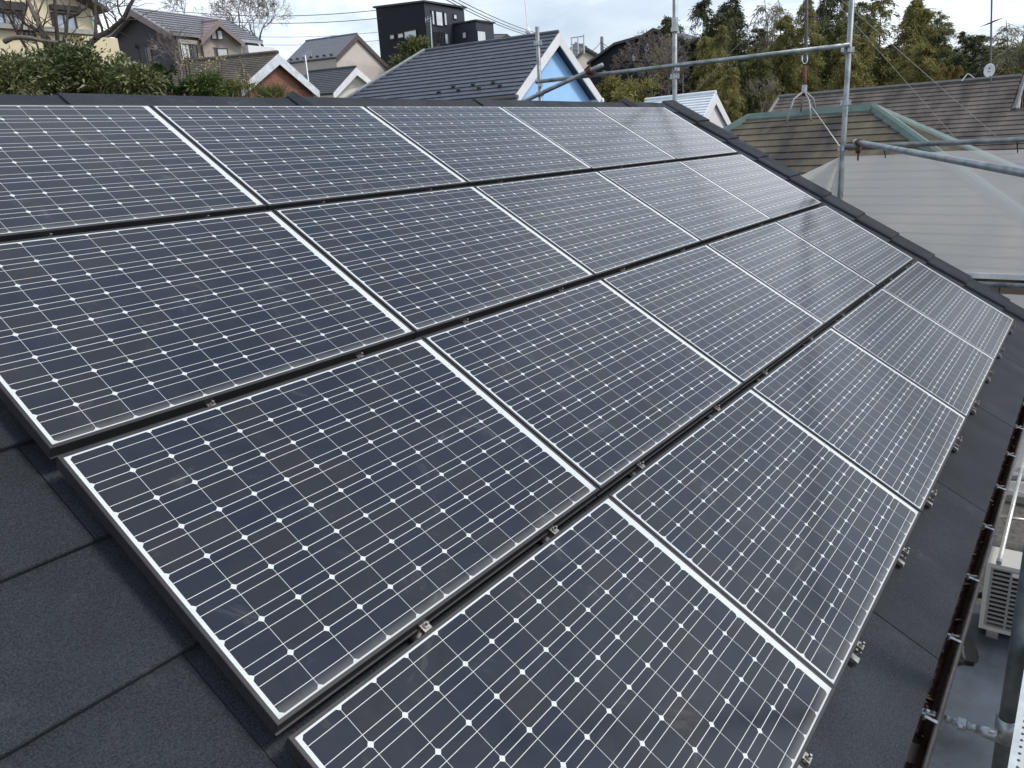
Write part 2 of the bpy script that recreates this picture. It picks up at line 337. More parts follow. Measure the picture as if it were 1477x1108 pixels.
# verge trim: stepped cap pieces down the gable edge
for r in range(len(edges) - 1):
    v0, v1 = edges[r], edges[r + 1]; mb = MB()
    def sv(v, l): return [rp(8.60, v, -.125), rp(8.61, v, -.088 + l), rp(8.65, v, -.074 + l), rp(8.93, v, -.066 + l), rp(8.955, v, -.08 + l), rp(8.955, v, -.20)]
    A, B = sv(v0 - .05, -.004), sv(v1, .014); nA = 6; mb.v = [tuple(p) for p in A + B]
    for q in range(nA): mb.f.append((q, nA + q, nA + (q + 1) % nA, (q + 1) % nA))
    mb.f.append(tuple(range(nA))[::-1]); mb.f.append(tuple(range(nA, 2 * nA)))
    mb.build("verge_trim", M_SHINGLE, house)
# walls under the roof
M_WALL = mat("house_render", (.42, .40, .36), .85, 0, .12, 2)
eY = rp(0, EAVE, -.15); mb = MB()
yF, yB = eY.y + .62, rz.y + 3.7
mb.prism([(UL + .4, yF, -5.4), (UL + .4, yB, -5.4), (UL + .4, yB, rz.z - .32 - 3.7 * math.tan(PITCH)), (UL + .4, rz.y, rz.z - .3), (UL + .4, yF, eY.z + .62 * math.tan(PITCH) - .14)], (UR - UL - .8, 0, 0))
mb.build("wall", M_WALL, house)
mb = MB(); mb.box(((UL + UR) / 2, eY.y + .06, eY.z - .09), ((UR - UL) / 2, .02, .08)); mb.build("fascia", mat("brown_fascia", (.03, .02, .017), .5), house)
# gutter: half-round channel with brackets and joint sleeve
gy, gz, gr = eY.y - .010, eY.z - .070, .062
gut_path_u = (UL, 8.8); mb = MB(); prof = []
for j in range(11):
    a = math.pi * j / 10; prof.append((-gr * math.cos(a), -gr * math.sin(a)))
prof_in = [(y * .94, z * .94) for y, z in prof]
ring = [(-y, z) for y, z in prof] + [(-y, z) for y, z in reversed(prof_in)]
for u in gut_path_u: mb.v += [(u, gy + y, gz + z) for y, z in ring]
nr = len(ring)
for q in range(nr): mb.f.append((q, (q + 1) % nr, nr + (q + 1) % nr, nr + q))
mb.f.append(tuple(range(nr))); mb.f.append(tuple(range(nr, 2 * nr))[::-1])
gut = mb.build("gutter", M_GUTTER, house, True)
mb = MB(); mb.tube([(UL, gy - gr, gz + .004), (8.8, gy - gr, gz + .004)], .011, 8); mb.build("gutter_lip", mat("worn_lip", (.14, .12, .11), .35, .3, .3, 20), gut, True)
for u in (-.3, .3, .9, 1.42, 2.05, 2.66, 3.26, 3.9, 4.52, 5.14, 5.75, 6.35, 6.95, 7.55, 8.15):
    mb = MB(); pts = [(u, gy + gr + .03, gz + .05), (u, gy + gr * .8, gz + .022), (u, gy + .02, gz + .03), (u, gy - .03, gz + .024), (u, gy - gr, gz + .016), (u, gy - gr - .012, gz - .012)]
    for p, q in zip(pts[:-1], pts[1:]):
        p, q = V(p), V(q); d = (q - p).normalized(); up = V((1, 0, 0)).cross(d)
        mb.hexa([p + V((-.009, 0, 0)) - up * .002, p + V((.009, 0, 0)) - up * .002, q + V((.009, 0, 0)) - up * .002, q + V((-.009, 0, 0)) - up * .002,
                 p + V((-.009, 0, 0)) + up * .002, p + V((.009, 0, 0)) + up * .002, q + V((.009, 0, 0)) + up * .002, q + V((-.009, 0, 0)) + up * .002])
    mb.tube([(u - .012, gy - .012, gz + .02), (u - .012, gy - .012, gz + .048)], .008, 6)
    mb.tube([(u + .02, gy + .03, gz + .018), (u + .02, gy - .05, gz + .03)], .006, 6)
    mb.build("gutter_bracket", M_STEEL, gut)
lit = leaf_litter = MB()
for k in range(70):
    u = random.uniform(.2, 8.2); yy = gy + random.gauss(0, .022); zz = gz - .048 + abs(yy - gy) * .35; a = random.uniform(0, 6.28); L_ = random.uniform(.008, .022); d = V((math.cos(a), math.sin(a), random.uniform(-.2, .4))) * L_; s_ = V((-math.sin(a), math.cos(a), 0)) * L_ * .4
    p = V((u, yy, zz)); lit.face([p - d, p + s_, p + d, p - s_])
tag(lit.build("leaf_litter", mat("litter", (.12, .085, .05), .8, 0, .6, 40), gut), kind="stuff")
mb = MB(); nr2 = 12
for u in (1.86, 1.98): mb.v += [(u, gy + y * 1.1, gz + .006 + z * 1.1) for y, z in ring]
for q in range(nr): mb.f.append((q, (q + 1) % nr, nr + (q + 1) % nr, nr + q))
mb.build("gutter_sleeve", mat("grey_sleeve", (.06, .055, .05), .5, .2), gut, True)

# ================================================================== SOLAR PANELS
GW, GH, PU, PV = 1.568, 1.037, 1.6, 1.099
def panel_frame():
    mb = MB(); rings = [(0, -.012), (0, 0), (.0105, 0), (.012, -.0015), (.012, -.046), (-.012, -.046)]
    for e, z in rings: mb.v += [(-e, e, z), (GW + e, e, z), (GW + e, -GH - e, z), (-e, -GH - e, z)]
    for k in range(len(rings) - 1):
        for j in range(4): mb.f.append((4 * k + j, 4 * k + (j + 1) % 4, 4 * k + 4 + (j + 1) % 4, 4 * k + 4 + j))
    mb.f = [tuple(reversed(f)) for f in mb.f]
    mb.box((GW / 2, -GH - .015, -.043), (GW / 2 + .012, .003, .003))
    return mb
def glass_mb():
    mb = MB(); mb.box((GW / 2, -GH / 2, -.005), (GW / 2 + .004, GH / 2 + .004, .0035)); return mb
def clamp_mb(bottom):
    # base foot, upright leg and hooked top plate; y axis points up the slope
    mb = MB(); s = -1 if bottom else 1
    mb.box((0, s * .010, -.098), (.020, .040, .005)); mb.box((0, s * .003, -.062), (.016, .004, .034))
    mb.box((0, s * .012, -.030), (.016, .012, .003)); mb.box((0, s * .024, -.044), (.016, .003, .016))
    if bottom: mb.box((-.03, s * .005, -.085), (.007, .040, .009)); mb.box((.04, s * .002, -.088), (.004, .040, .006))
    return mb
def bolt_mb(bottom):
    mb = MB(); s = -1 if bottom else 1
    mb.tube([(0, s * .014, -.030), (0, s * .014, -.020)], .010, 6); mb.tube([(0, s * .014, -.022), (0, s * .014, -.007)], .005, 6); return mb
ROWN = ["top row against the ridge", "second row from the ridge", "third row from the ridge", "bottom row along the eave"]
COLN = ["leftmost", "second from left", "middle", "second from right", "rightmost"]
CLU = [(.53, 1.24), (.34, 1.20), (.33, 1.24), (.45, 1.30), (.50, 1.48)]
fm = gm = c0 = c1 = b0 = b1 = None
def part(me_or_mb, name, m, parent, loc=(0, 0, 0)):
    if isinstance(me_or_mb, MB): o = me_or_mb.build(name, m)
    else: o = bpy.data.objects.new(name, me_or_mb); COL.objects.link(o)
    o.parent = parent; o.matrix_parent_inverse = Matrix(); o.location = loc; return o
for r in range(4):
    for c in range(5):
        root = empty("solar_panel", rp(c * PU, r * PV, random.uniform(-.0015, .0015)), ROOF_M @ Matrix.Rotation(random.uniform(-.0016, .0016), 4, 'X') @ Matrix.Rotation(random.uniform(-.0012, .0012), 4, 'Y'))
        tag(root, f"dark solar panel, {COLN[c]} in the {ROWN[r]}", "solar panel", "solar panels in four rows on the roof")
        o = part(fm or panel_frame(), "frame", M_FRAME, root); fm = o.data
        o = part(gm or glass_mb(), "glass_laminate", M_PV, root); gm = o.data
        spots = []
        if r > 0: spots += [(x, .022, False) for x in CLU[c]]
        if r == 3: spots += [(x, -GH - .020, True) for x in CLU[c]]
        for x, y, bt in spots:
            o = part((c1 if bt else c0) or clamp_mb(bt), "mounting_clamp", M_CLAMP, root, (x, y, 0))
            if bt: c1 = o.data
            else: c0 = o.data
            q = part((b1 if bt else b0) or bolt_mb(bt), "bolt", M_CLAMP, o)
            if bt: b1 = q.data
            else: b0 = q.data

# ================================================================== SCAFFOLDING
SU = 9.2; PR = .030
def collar(mb, p, ax, r=.038, h=.05):
    p = V(p); ax = V(ax).normalized(); mb.tube([p - ax * h / 2, p + ax * h / 2], r, 12)
def pole(x, y, z0, z1, label, marks, joint=None, r=PR, m=None):
    root = empty("scaffold_pole", (x, y, z0)); tag(root, label, "scaffold pole", "upright scaffold poles")
    mb = MB(); mb.tube([(x, y, z0), (x, y, z1)], r, 16); mb.build("tube", m or M_POLE, root, True)
    for z in marks:
        mb = MB(); collar(mb, (x, y, z), (0, 0, 1), r * 1.22, .055)
        for k in range(4):
            a = k * math.pi / 2 + .3; mb.box((x + math.cos(a) * r * 1.45, y + math.sin(a) * r * 1.45, z), (.014, .014, .03), Matrix.Rotation(a, 3, 'Z'))
        mb.build("wedge_pocket", M_STEEL, root)
    if joint:
        mb = MB(); collar(mb, (x, y, joint), (0, 0, 1), r * 1.35, .12); collar(mb, (x, y, joint - .08), (0, 0, 1), r * 1.75, .05); mb.build("joint_collar", M_STEEL, root)
    return root
def tube_thing(name, p, q, r, label, cat, m=None, group="scaffold tubes", caps=False):
    p, q = V(p), V(q); root = empty(name, p); tag(root, label, cat, group)
    mb = MB(); mb.tube([p, q], r, 16); mb.build("tube", m or M_POLE, root, True)
    if caps:
        d = (q - p).normalized(); mb = MB(); mb.tube([p - d * .02, p + d * .05], r * 1.18, 14); mb.build("end_cap", M_STEEL, root)
    return root
pA = on(777, 90, 0, SU); pB = on(973.3, 80, 0, SU); pC = on(1221, 130, 0, SU)
pole(SU, pA.y, -5.3, on(773, 39, 0, SU).z, "grey scaffold pole standing in front of the blue gable house", [on(778, 62, 0, SU).z, .38])
pole(SU, pB.y, -5.3, 3.2, "grey scaffold pole at the far ridge end, before the round-window black house", [.42], on(973, 33, 0, SU).z)
pole(SU, pC.y, -5.3, 3.0, "grey scaffold pole beside the green ridged roof, with the white mesh tied to it", [on(1224, 72, 0, SU).z, on(1219, 148, 0, SU).z, on(1215, 214, 0, SU).z])
zt = .545
rt = tube_thing("guard_rail", (SU - .062, pA.y + .02, zt), (SU - .062, pC.y - .02, zt), .027, "long level grey rail linking the three scaffold poles above the roof edge", "scaffold rail")
for yy, nm in ((pA.y - .04, "rail_hook"), (pB.y - .05, "rail_hook"), (pC.y + .05, "rail_hook")):
    mb = MB(); mb.box((SU - .04, yy, zt - .02), (.04, .018, .045)); mb.build(nm, M_STEEL, rt)
pk = on(857, 103, 0, SU); q0 = pk + V((-.13, 0, 0)); q1 = on(765, 142, 0, SU - .13); qd = (pk - q1 + V((-.13, 0, 0))).normalized()
dg = tube_thing("brace_tube", q1 - qd * 1.2, q0 + qd * .22, .03, "slanting grey brace tube clamped over the rail in front of the blue gable", "scaffold tube")
mb = MB(); c_ = pk + V((-.09, 0, 0)); collar(mb, c_ + V((-.04, 0, 0)), qd, .045, .07); collar(mb, c_ + V((.03, 0, 0)), (0, 1, 0), .043, .07); mb.tube([c_ + V((-.03, .0, -.10)), c_ + V((-.03, 0, .10))], .012, 6); mb.box(c_, (.035, .035, .035)); mb.build("swivel_clamp", M_RUST, dg)
p3a = V((SU - .01, pC.y, on(1215, 213, 0, SU).z)); p3b = V((SU - .01, -9.5, -.59))
tube_thing("mesh_rail", p3a, p3b, .028, "level grey tube that the white mesh sheet hangs from", "scaffold rail")
p2a = on(1235, 205, 0, SU - .08); p2b = at(1477, 250, 5.6); p2d = (p2b - p2a)
p2 = tube_thing("loose_tube", p2a, p2a + p2d * 1.5, .030, "thick grey tube sloping down across the front of the white mesh", "scaffold tube", None, "scaffold tubes", True)
mb = MB(); c_ = p2a + p2d.normalized() * .10 + V((0, 0, -.04)); collar(mb, c_ + V((0, 0, .04)), p2d, .040, .05); collar(mb, c_ + V((0, 0, -.04)), (0, 1, 0), .04, .05); mb.tube([c_ + V((0, 0, -.16)), c_ + V((0, 0, .06))], .01, 6); mb.build("swivel_clamp", M_RUST, p2)
lz = on(1440, 411, 0, SU).z
tube_thing("lower_rail", (SU, pC.y, lz), (SU, -9.5, lz), .03, "dark grey tube along the bottom hem of the white mesh", "scaffold rail")
# mesh sheets
def sheet(name, y0, y1, z0, z1, u, label, ny=60, nz=24, sag=.02):
    root = empty(name, (u, y0, z0)); tag(root, label, "mesh sheet", "white mesh sheets on the scaffold")
    mb = MB()
    def P(i, j):
        y = y0 + (y1 - y0) * i / ny; t = j / nz; z = z1 + (z0 - z1) * t
        x = u + .03 + sag * math.sin(y * 2.1 + t * 2) * (t * (1.2 - t)) + .004 * math.sin(y * 9 + t * 5) * t + .006 * math.sin((y + z) * 4) + .030 * max(0, math.sin((y * .8 - z) * 2.2)) ** 10 + .02 * max(0, math.sin((y * 1.1 + z * 1.4) * 1.7 + 1)) ** 14
        return (x, y, z - (.02 * abs(math.sin(y * 2.2)) * (1 - t)))
    mb.v = [P(i, j) for i in range(ny + 1) for j in range(nz + 1)]
    mb.f = [(i * (nz + 1) + j, (i + 1) * (nz + 1) + j, (i + 1) * (nz + 1) + j + 1, i * (nz + 1) + j + 1) for i in range(ny) for j in range(nz)]
    mb.build("cloth", M_SHEET, root, True)
    mb = MB(); mb.box((u + .02, (y0 + y1) / 2, z0 + .03), (.006, abs(y1 - y0) / 2, .03)); mb.build("hem", mat("white_hem", (.72, .72, .71), .8), root)
    for k in range(6):
        yy = y0 + (y1 - y0) * (k + .35) / 6; mb = MB(); mb.tube([(u + .02, yy, z1 - .05), (u - .03, yy + .01, z1 + .03), (u + .01, yy + .02, z1 + .075), (u + .04, yy + .01, z1 + .03)], .006, 5); mb.build("tie", M_CABLE, root)
    return root
sheet("mesh_sheet", pC.y - .02, -9.5, lz + .06, -.66, SU, "pale see-through mesh sheet hanging below the level tube right of the roof")
sheet("mesh_sheet", pC.y - .02, -9.5, -4.6, lz - .09, SU, "second pale mesh sheet hanging under the dark lower tube")
tz = on(1212, 226, 0, SU); tl = on(1148, 257, 0, SU); tb = on(1205, 292, 0, SU)
mb = MB(); nn_ = 18
for i in range(nn_ + 1):
    t = i / nn_; bot = V((SU, pC.y + 1.0 - .95 * t, -1.3 - .5 * t)) ; x = .22 * math.sin(t * 14) * (1 - t * .5)
    edge = tl.lerp(V((SU, pC.y + .03, tb.z - .4)), t)
    for j in range(9):
        s_ = j / 8; p = tz.lerp(edge, s_); mb.v.append((p.x + x * s_ * .5, p.y, p.z))
mb.f = [(i * 9 + j, (i + 1) * 9 + j, (i + 1) * 9 + j + 1, i * 9 + j + 1) for i in range(nn_) for j in range(8)]
o = mb.build("mesh_sheet", M_SHEET, None, True); recenter(o, tz); tag(o, "gathered corner of mesh cloth pulled to a point at the scaffold pole", "mesh sheet", "white mesh sheets on the scaffold")

# lower right: pole, screw jack, perforated walkway board
lx, ly = 2.24, -4.226
pole(lx, ly, -5.3, 1.2, "dark weathered scaffold pole rising past the gutter by the outdoor unit", [-2.95], None, PR, mat("weathered_tube", (.12, .14, .15), .55, .4, .5, 7, .15, 60))
jx = lx - .06; jack = empty("screw_jack", (jx, -3.6, -2.66)); tag(jack, "threaded screw jack bracing the scaffold pole against the wall", "screw jack")
mb = MB(); ys_ = np.linspace(-3.42, -4.15, 60); mb.tube([(jx, y, -2.66) for y in ys_], [.017 if k % 2 else .0135 for k in range(60)], 10); mb.build("threaded_rod", M_STEEL, jack)
mb = MB(); mb.tube([(jx, -4.13, -2.66), (jx, -4.16, -2.66), (jx, -4.20, -2.66)], [.018, .022, .026], 12); mb.tube([(lx, ly, -2.71), (lx, ly, -2.61)], .040, 14); mb.build("clamp_end", M_STEEL, jack, True)
mb = MB(); mb.tube([(jx, -4.065, -2.66), (jx, -4.095, -2.66)], .026, 10)
for k in range(2): mb.tube([(jx, -4.08, -2.66), (jx + .05 * (1 if k else -1), -4.08, -2.66 - .03 * (1 if k else -1))], .009, 6)
mb.build("wing_nut", M_STEEL, jack)
mb = MB(); mb.box((jx, -3.41, -2.6), (.06, .006, .06)); mb.build("foot_plate", M_STEEL, jack)
bd = empty("walkway_board", (2.2, -4.5, -2.27)); tag(bd, "perforated galvanised walkway board at the roof's lower right corner", "walkway board")
mb = MB(); mb.box((2.2, -4.60, -2.262), (2.0, .335, .002)); mb.build("perforated_deck", perforated_mat(), bd)
for yy in (-4.266, -4.934):
    mb = MB(); mb.box((2.2, yy, -2.275), (2.0, .010, .028)); mb.build("edge_channel", mat("pale_zinc", (.62, .65, .65), .45, .4, .15, 12), bd)
# terrace, air conditioner, boundary things seen past the gutter
TZ = -5.15
mb = MB(); mb.box((4.4, -4.0, TZ - .1), (3.1, 1.5, .1)); tag(mb.build("terrace", mat("grey_coated_floor", (.055, .070, .090), .5, 0, .55, 1.6, .1, 40)), kind="structure")
mb = MB(); mb.box((10.2, -4.2, TZ - .12), (2.68, 1.7, .1)); tag(mb.build("yard", mat("damp_gravel", (.10, .095, .085), .9, 0, .5, 16, .6, 40)), kind="structure")
ac0 = on(1411, 905, 2, TZ + .05); AH, AD, AWD = .72, .36, .98
ac = empty("air_conditioner", (ac0.x, ac0.y, TZ)); tag(ac, "pale outdoor air conditioner unit standing below the gutter", "air conditioner")
M_AC = mat("ac_casing", (.50, .50, .47), .5, 0, .06, 3); x0, y0, z0 = ac0.x, ac0.y, TZ + .05
mb = MB(); t_ = .02
mb.box((x0 + AD / 2, y0 - AWD / 2, z0 + AH - t_), (AD / 2 + .004, AWD / 2 + .004, t_)); mb.box((x0 + AD / 2, y0 - AWD / 2, z0 + t_), (AD / 2, AWD / 2, t_)); mb.box((x0 + AD - t_, y0 - AWD / 2, z0 + AH / 2), (t_, AWD / 2, AH / 2 - 2 * t_))
for yy in (y0 - .025, y0 - AWD + .15): mb.box((x0 + AD / 2, yy, z0 + AH / 2), (AD / 2 - .002, .025 if yy > y0 - .1 else .15, AH / 2 - 2 * t_))
mb.build("casing", M_AC, ac)
mb = MB(); mb.box((x0 + .09, y0 - .4, z0 + AH / 2), (.01, .34, AH / 2 - .05)); mb.build("fan_recess", mat("ac_dark", (.012, .012, .012), .6), ac)
mb = MB(); nsl = 13
for k in range(nsl + 1): mb.box((x0 + .008, y0 - .40, z0 + .05 + (AH - .1) * k / nsl), (.008, .35, .0095))
for yy in (-.05, -.21, -.37, -.53, -.69): mb.box((x0 + .007, y0 + yy, z0 + AH / 2), (.0065, .011, AH / 2 - .045))
mb.build("front_grille", mat("ac_grille", (.27, .27, .26), .5, 0, .08, 4), ac)
mb = MB(); mb.box((x0 - .003, y0 - .27, z0 + AH - .075), (.003, .055, .018)); mb.build("rating_plate", M_WHITE, ac)
for yy in (y0 - .12, y0 - AWD + .14):
    mb = MB(); mb.box((x0 + AD / 2, yy, TZ + .025), (AD / 2 + .04, .05, .025)); mb.build("foot", mat("ac_foot", (.2, .19, .18), .8), ac)
mb = MB(); hp = [(x0 + .1, y0 + .01, z0 + .3), (x0 + .1, y0 + .08, z0 + .28), (x0 + .1, y0 + .12, z0 + .15), (x0 + .05, y0 + .14, TZ + .04), (x0 - .3, y0 + .13, TZ + .03), (x0 - .6, y0 + .05, TZ + .03)]
mb.tube(hp, .032, 8); mb.build("pipe_hose", M_CABLE, ac, True)
bp_ = on(1395, 945, 2, TZ)
mb = MB(); pts = []
for k in range(14):
    a = 2 * math.pi * k / 14; rr_ = .13 * (1 + .25 * math.sin(3 * a + 1)); pts.append(V((bp_.x + rr_ * 1.7 * math.cos(a), bp_.y + rr_ * .62 * math.sin(a), TZ + .004)))
mb.prism(pts, (0, 0, .045)); o = mb.build("rubber_bag", mat("black_plastic", (.008, .008, .009), .35, 0, .3, 14, .5, 20)); recenter(o, (bp_.x, bp_.y, TZ)); tag(o, "crumpled black plastic lying on the grey terrace before the air conditioner", "plastic bag")
ra = on(1441, 811, 2, -4.25); rb = on(1477, 662, 2, -4.25)
tube_thing("brace_rod", ra, ra + (rb - ra) * 1.6, .020, "thin bright rod ending in a round knob above the air conditioner", "brace rod", mat("bright_rod", (.75, .74, .70), .35, .5), "thin rods beside the gutter", True)
ca, cb_ = on(1438, 744, 2, -4.5), on(1472, 749, 2, -4.5)
tube_thing("cross_rod", ca + (ca - cb_) * .2, cb_ + (cb_ - ca) * .6, .018, "short thin cross rod beneath the bright rod", "brace rod", M_ZINC, "thin rods beside the gutter")
ca, cb_ = on(1455, 689, 2, -4.3), on(1477, 690, 2, -4.3)
tube_thing("cross_tube", ca + (ca - cb_) * .5, cb_ + (cb_ - ca) * 2, .035, "stubby grey cross tube at the far end of the gutter side yard", "scaffold tube", M_STEEL)
wl = on(1450, 722, 2, TZ); mb = MB(); mb.box((wl.x + .2, -4.3, TZ + .11), (.16, 1.6, .13)); mb.box((wl.x + .2, -4.3, TZ + .25), (.19, 1.6, .022)); o = mb.build("kerb_wall", mat("pale_concrete", (.32, .31, .28), .85, 0, .25, 5, .2, 60)); recenter(o, (wl.x + .2, -4.3, TZ)); tag(o, "low pale concrete wall crossing the yard beyond the air conditioner", "wall")
wl2 = on(1470, 640, 2, TZ); mb = MB(); mb.box((wl2.x + .6, -4.6, TZ + .2), (.12, 2.2, .32))
for k in range(3): mb.box((wl2.x + .6, -4.6, TZ + .08 + .2 * k), (.124, 2.2, .006))
o = mb.build("block_wall", mat("grey_block", (.24, .23, .21), .9, 0, .25, 5, .3, 40)); recenter(o, (wl2.x + .6, -4.6, TZ)); tag(o, "grey block wall at the far end of the side yard", "wall")

# ================================================================== NEIGHBOURING HOUSES
def basez(p): return ground_z(p.x, p.y) - .4
def roofmat(name, c, rough=.7, var=.3, st=(1, 1, 1), **k): return mat(name, c, rough, k.pop("metal", 0), var, k.pop("scale", 3), k.pop("bump", .15), 50, stretch=st, **k)
def gable(root, A, Lp, Rp, Bk, wall_m, roof_m, barge_m, n=12, step=.035, over=.35, th=.10, ext=0, ext2=0, bw=.20, wall_base=None, soff=.45, names=("roof", "wall", "barge_board")):
    """gable facing the viewer: apex A, eave ends Lp / Rp, ridge running back to Bk. ext pushes the far left eave end out (a hip)."""
    r = (Bk - A); rl = r.length; r.normalize()
    bl = Bk + (Lp - A) + r * ext; br = Bk + (Rp - A) + r * ext2
    mb = MB(); mb.courses(A, Bk, Lp, bl, n, step, th); mb.courses(A, Bk, Rp, br, n, step, th)
    if ext: mb.face([Bk, bl, br])
    rf = mb.build(names[0], roof_m, root)
    up = V((0, 0, 1))
    mb = MB(); mb.tube([A + up * .03 - r * .02, Bk + up * .03], .07, 6); mb.build("ridge_tile", roof_m, rf)
    # barge boards on the gable front (two boards, mitred at the apex)
    e1 = (Lp - A).normalized(); e2 = (Rp - A).normalized()
    for e, E_ in ((e1, Lp), (e2, Rp)):
        a = A - up * .02 - r * .015; b = E_ - up * .02 - r * .015
        dn = -up * bw
        mb = MB(); mb.prism([a, b, b + dn * 1.05, a + dn * 1.25], -r * .045); mb.build(names[2], barge_m, root)
    # wall block below the roof, set back under the overhang
    wb = wall_base if wall_base is not None else min(basez(A), basez(Bk))
    ins = lambda E_: A + (E_ - A) * (1 - over * .6 / (E_ - A).length) - up * (th + .12)
    a0 = A - up * (th + .12) + r * soff; l0 = ins(Lp) + r * soff; r0 = ins(Rp) + r * soff
    mb = MB(); mb.prism([a0, l0, V((l0.x, l0.y, wb)), V((r0.x, r0.y, wb)), r0], r * max(.3, rl - soff - .2)); mb.build(names[1], wall_m, root)
    return dict(r=r, bl=bl, br=br, wl=l0, wr=r0, a=a0, wb=wb)
def house_root(name, A, label, cat="house"):
    e = empty(name, (A.x, A.y, basez(A))); tag(e, label, cat); return e
def window(root, p, across, up, w, h, glass, frame=None, proud=.03, bars=1, fw=.05, name="window"):
    """framed window centred on p; across / up are unit vectors in the wall"""
    across = V(across).normalized(); up = V(up).normalized(); nrm = across.cross(up).normalized()
    if nrm.dot(CAM - p) < 0: nrm = -nrm
    M = Matrix((across, up, nrm)).transposed(); mb = MB()
    for sx in (-1, 1): mb.box(p + across * sx * (w / 2) + nrm * proud * .5, (fw / 2, h / 2 + fw / 2, proud), M)
    for sy in (-1, 1): mb.box(p + up * sy * (h / 2) + nrm * proud * .5, (w / 2 - fw / 2, fw / 2, proud), M)
    for k in range(bars): mb.box(p + across * ((k + 1) / (bars + 1) - .5) * w + nrm * proud * .4, (fw * .4, h / 2 - fw / 2, proud * .8), M)
    o = mb.build(name, frame or M_DFRAME, root)
    mb = MB(); mb.box(p + nrm * .012, (w / 2 - .01, h / 2 - .01, .008), M); mb.build("pane", glass, o); return o
def pxbox(P, Q, axis): pass

ZU = V((0, 0, 1))
# --- blue gabled house
A = at(805, 47, 30); h = house_root("blue_house", A, "bright blue gabled house with white barge boards and a ribbed slate grey roof")
Lp, Rp, Bk = at(743, 136, 28.0), at(867, 141, 31.9), at(613, 74, 33.6)
M_BLUE = mat("blue_render", (.30, .53, .82), .8, 0, .05, 1.5, .08, 60)
g = gable(h, A, Lp, Rp, Bk, M_BLUE, roofmat("slate_grey_metal_roof", (.075, .089, .112), .5, .22, (1, 1, 1)), M_WHITE, n=15, step=.038, ext=3.0, ext2=3.0, bw=.34, soff=.40, over=.2)
mb = MB(); mb.tube([Bk + ZU * .04, g["bl"] + ZU * .05], .09, 6); mb.build("hip_trim", mat("hip_trim", (.35, .36, .37), .5, .3), h)
for k in range(7):      # snow stops along the lower courses
    s_ = .10 + .052 * k; p = Lp.lerp(g["bl"], s_).lerp(A.lerp(Bk, s_), .13 + .07 * (k % 2)); mb = MB(); mb.box(p + V((0, 0, .07)), (.05, .07, .03)); mb.build("snow_stop", M_CABLE, h)
for E_ in (Lp, Rp):     # eave gutters seen end-on at the gable feet
    mb = MB(); mb.tube([E_ + V((0, -.1, -.10)), E_ + V((0, 0, -.10)) + g["r"] * 6], .085, 8); mb.build("gutter", M_WHITE if E_ is Rp else mat("dark_gutter", (.1, .1, .1), .5), h)
wp = on(785, 139, 1, g["a"].y - .03); mb = MB(); mb.box(wp + V((.1, -.06, 0)), (.45, .06, .30)); mb.box(wp + V((.1, -.14, -.18)), (.5, .1, .04)); mb.build("wall_box", M_WHITE, h)
# --- dark grey house with pale ribbed roof and dormer (upper left)
A = at(187, 12, 45); h = house_root("grey_house", A, "dark grey gabled house with a pale striped roof, behind the hedge")
Lp, Rp, Bk = at(152, 51, 46.6), at(246, 48, 44.2), at(326, 30, 51.7)
M_DGREY = mat("charcoal_render", (.062, .062, .072), .85, 0, .1, 1.2, .1, 50); M_BEIGE = mat("beige_render", (.36, .32, .275), .85, 0, .12, 1.5, .1, 50)
M_TRIMB = mat("brown_trim", (.22, .18, .165), .6, 0, .1, 3)
g = gable(h, A, Lp, Rp, Bk, M_DGREY, roofmat("pale_ribbed_roof", (.48, .49, .52), .45, .12), M_TRIMB, n=9, step=.09, bw=.30, soff=.5)
mb = MB()   # dark slabs standing in for the shadow under each pale roof course
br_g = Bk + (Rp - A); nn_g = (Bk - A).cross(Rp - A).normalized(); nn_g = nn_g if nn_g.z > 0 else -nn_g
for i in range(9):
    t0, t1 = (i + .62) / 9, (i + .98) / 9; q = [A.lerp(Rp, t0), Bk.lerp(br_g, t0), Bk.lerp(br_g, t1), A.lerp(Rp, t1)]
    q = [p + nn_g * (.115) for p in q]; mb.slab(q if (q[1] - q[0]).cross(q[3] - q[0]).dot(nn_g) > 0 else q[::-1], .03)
mb.build("course_shadow", mat("course_shadow_tone", (.07, .072, .08), .6), h)
# beige long wall under the right-hand eave
r = g["r"]; wl0 = Rp - ZU * .30 + r * .55 + (A - Rp).normalized() * .10; wl1 = wl0 + r * 6.6
mb = MB(); d_in = V((-r.y, r.x, 0)) * .3; mb.prism([wl0, wl1, V((wl1.x, wl1.y, g["wb"])), V((wl0.x, wl0.y, g["wb"]))], d_in)
mb.build("side_wall", M_BEIGE, h)
nrm = V((r.y, -r.x, 0)).normalized()
def on_wall(px, py, P0, n_):
    d = ray(px, py); t = (P0 - CAM).dot(n_) / d.dot(n_); return CAM + d * t
for px, py, w_, hh, gl in ((268, 74, .75, .75, M_CURTAIN), (278, 74, .6, .7, M_DGLASS), (299, 78, .7, .6, M_CURTAIN)):
    window(h, on_wall(px, py, wl0, nrm) + nrm * .03, r, ZU, w_, hh, gl)
fn = -r; pw = on_wall(209, 86, g["a"], fn); ac_ = V((-r.y, r.x, 0)); window(h, pw + fn * .04, ac_, ZU, .62, 1.5, M_DFRAME, name="door", bars=0)
pw = on_wall(216, 85, g["a"], fn); window(h, pw + fn * .04, ac_, ZU, .5, 1.3, mat('grey_screen', (.16, .17, .18), .5), bars=0)
for px, py in ((198, 67), (227, 68)):
    pw = on_wall(px, py, g["a"], fn); mb = MB(); mb.tube([pw - ZU * .12 + fn * .1, pw + fn * .12, pw + ZU * .10 + fn * .1], [.07, .10, .05], 8); mb.build("wall_lamp", M_WHITE if px > 200 else M_DFRAME, h)
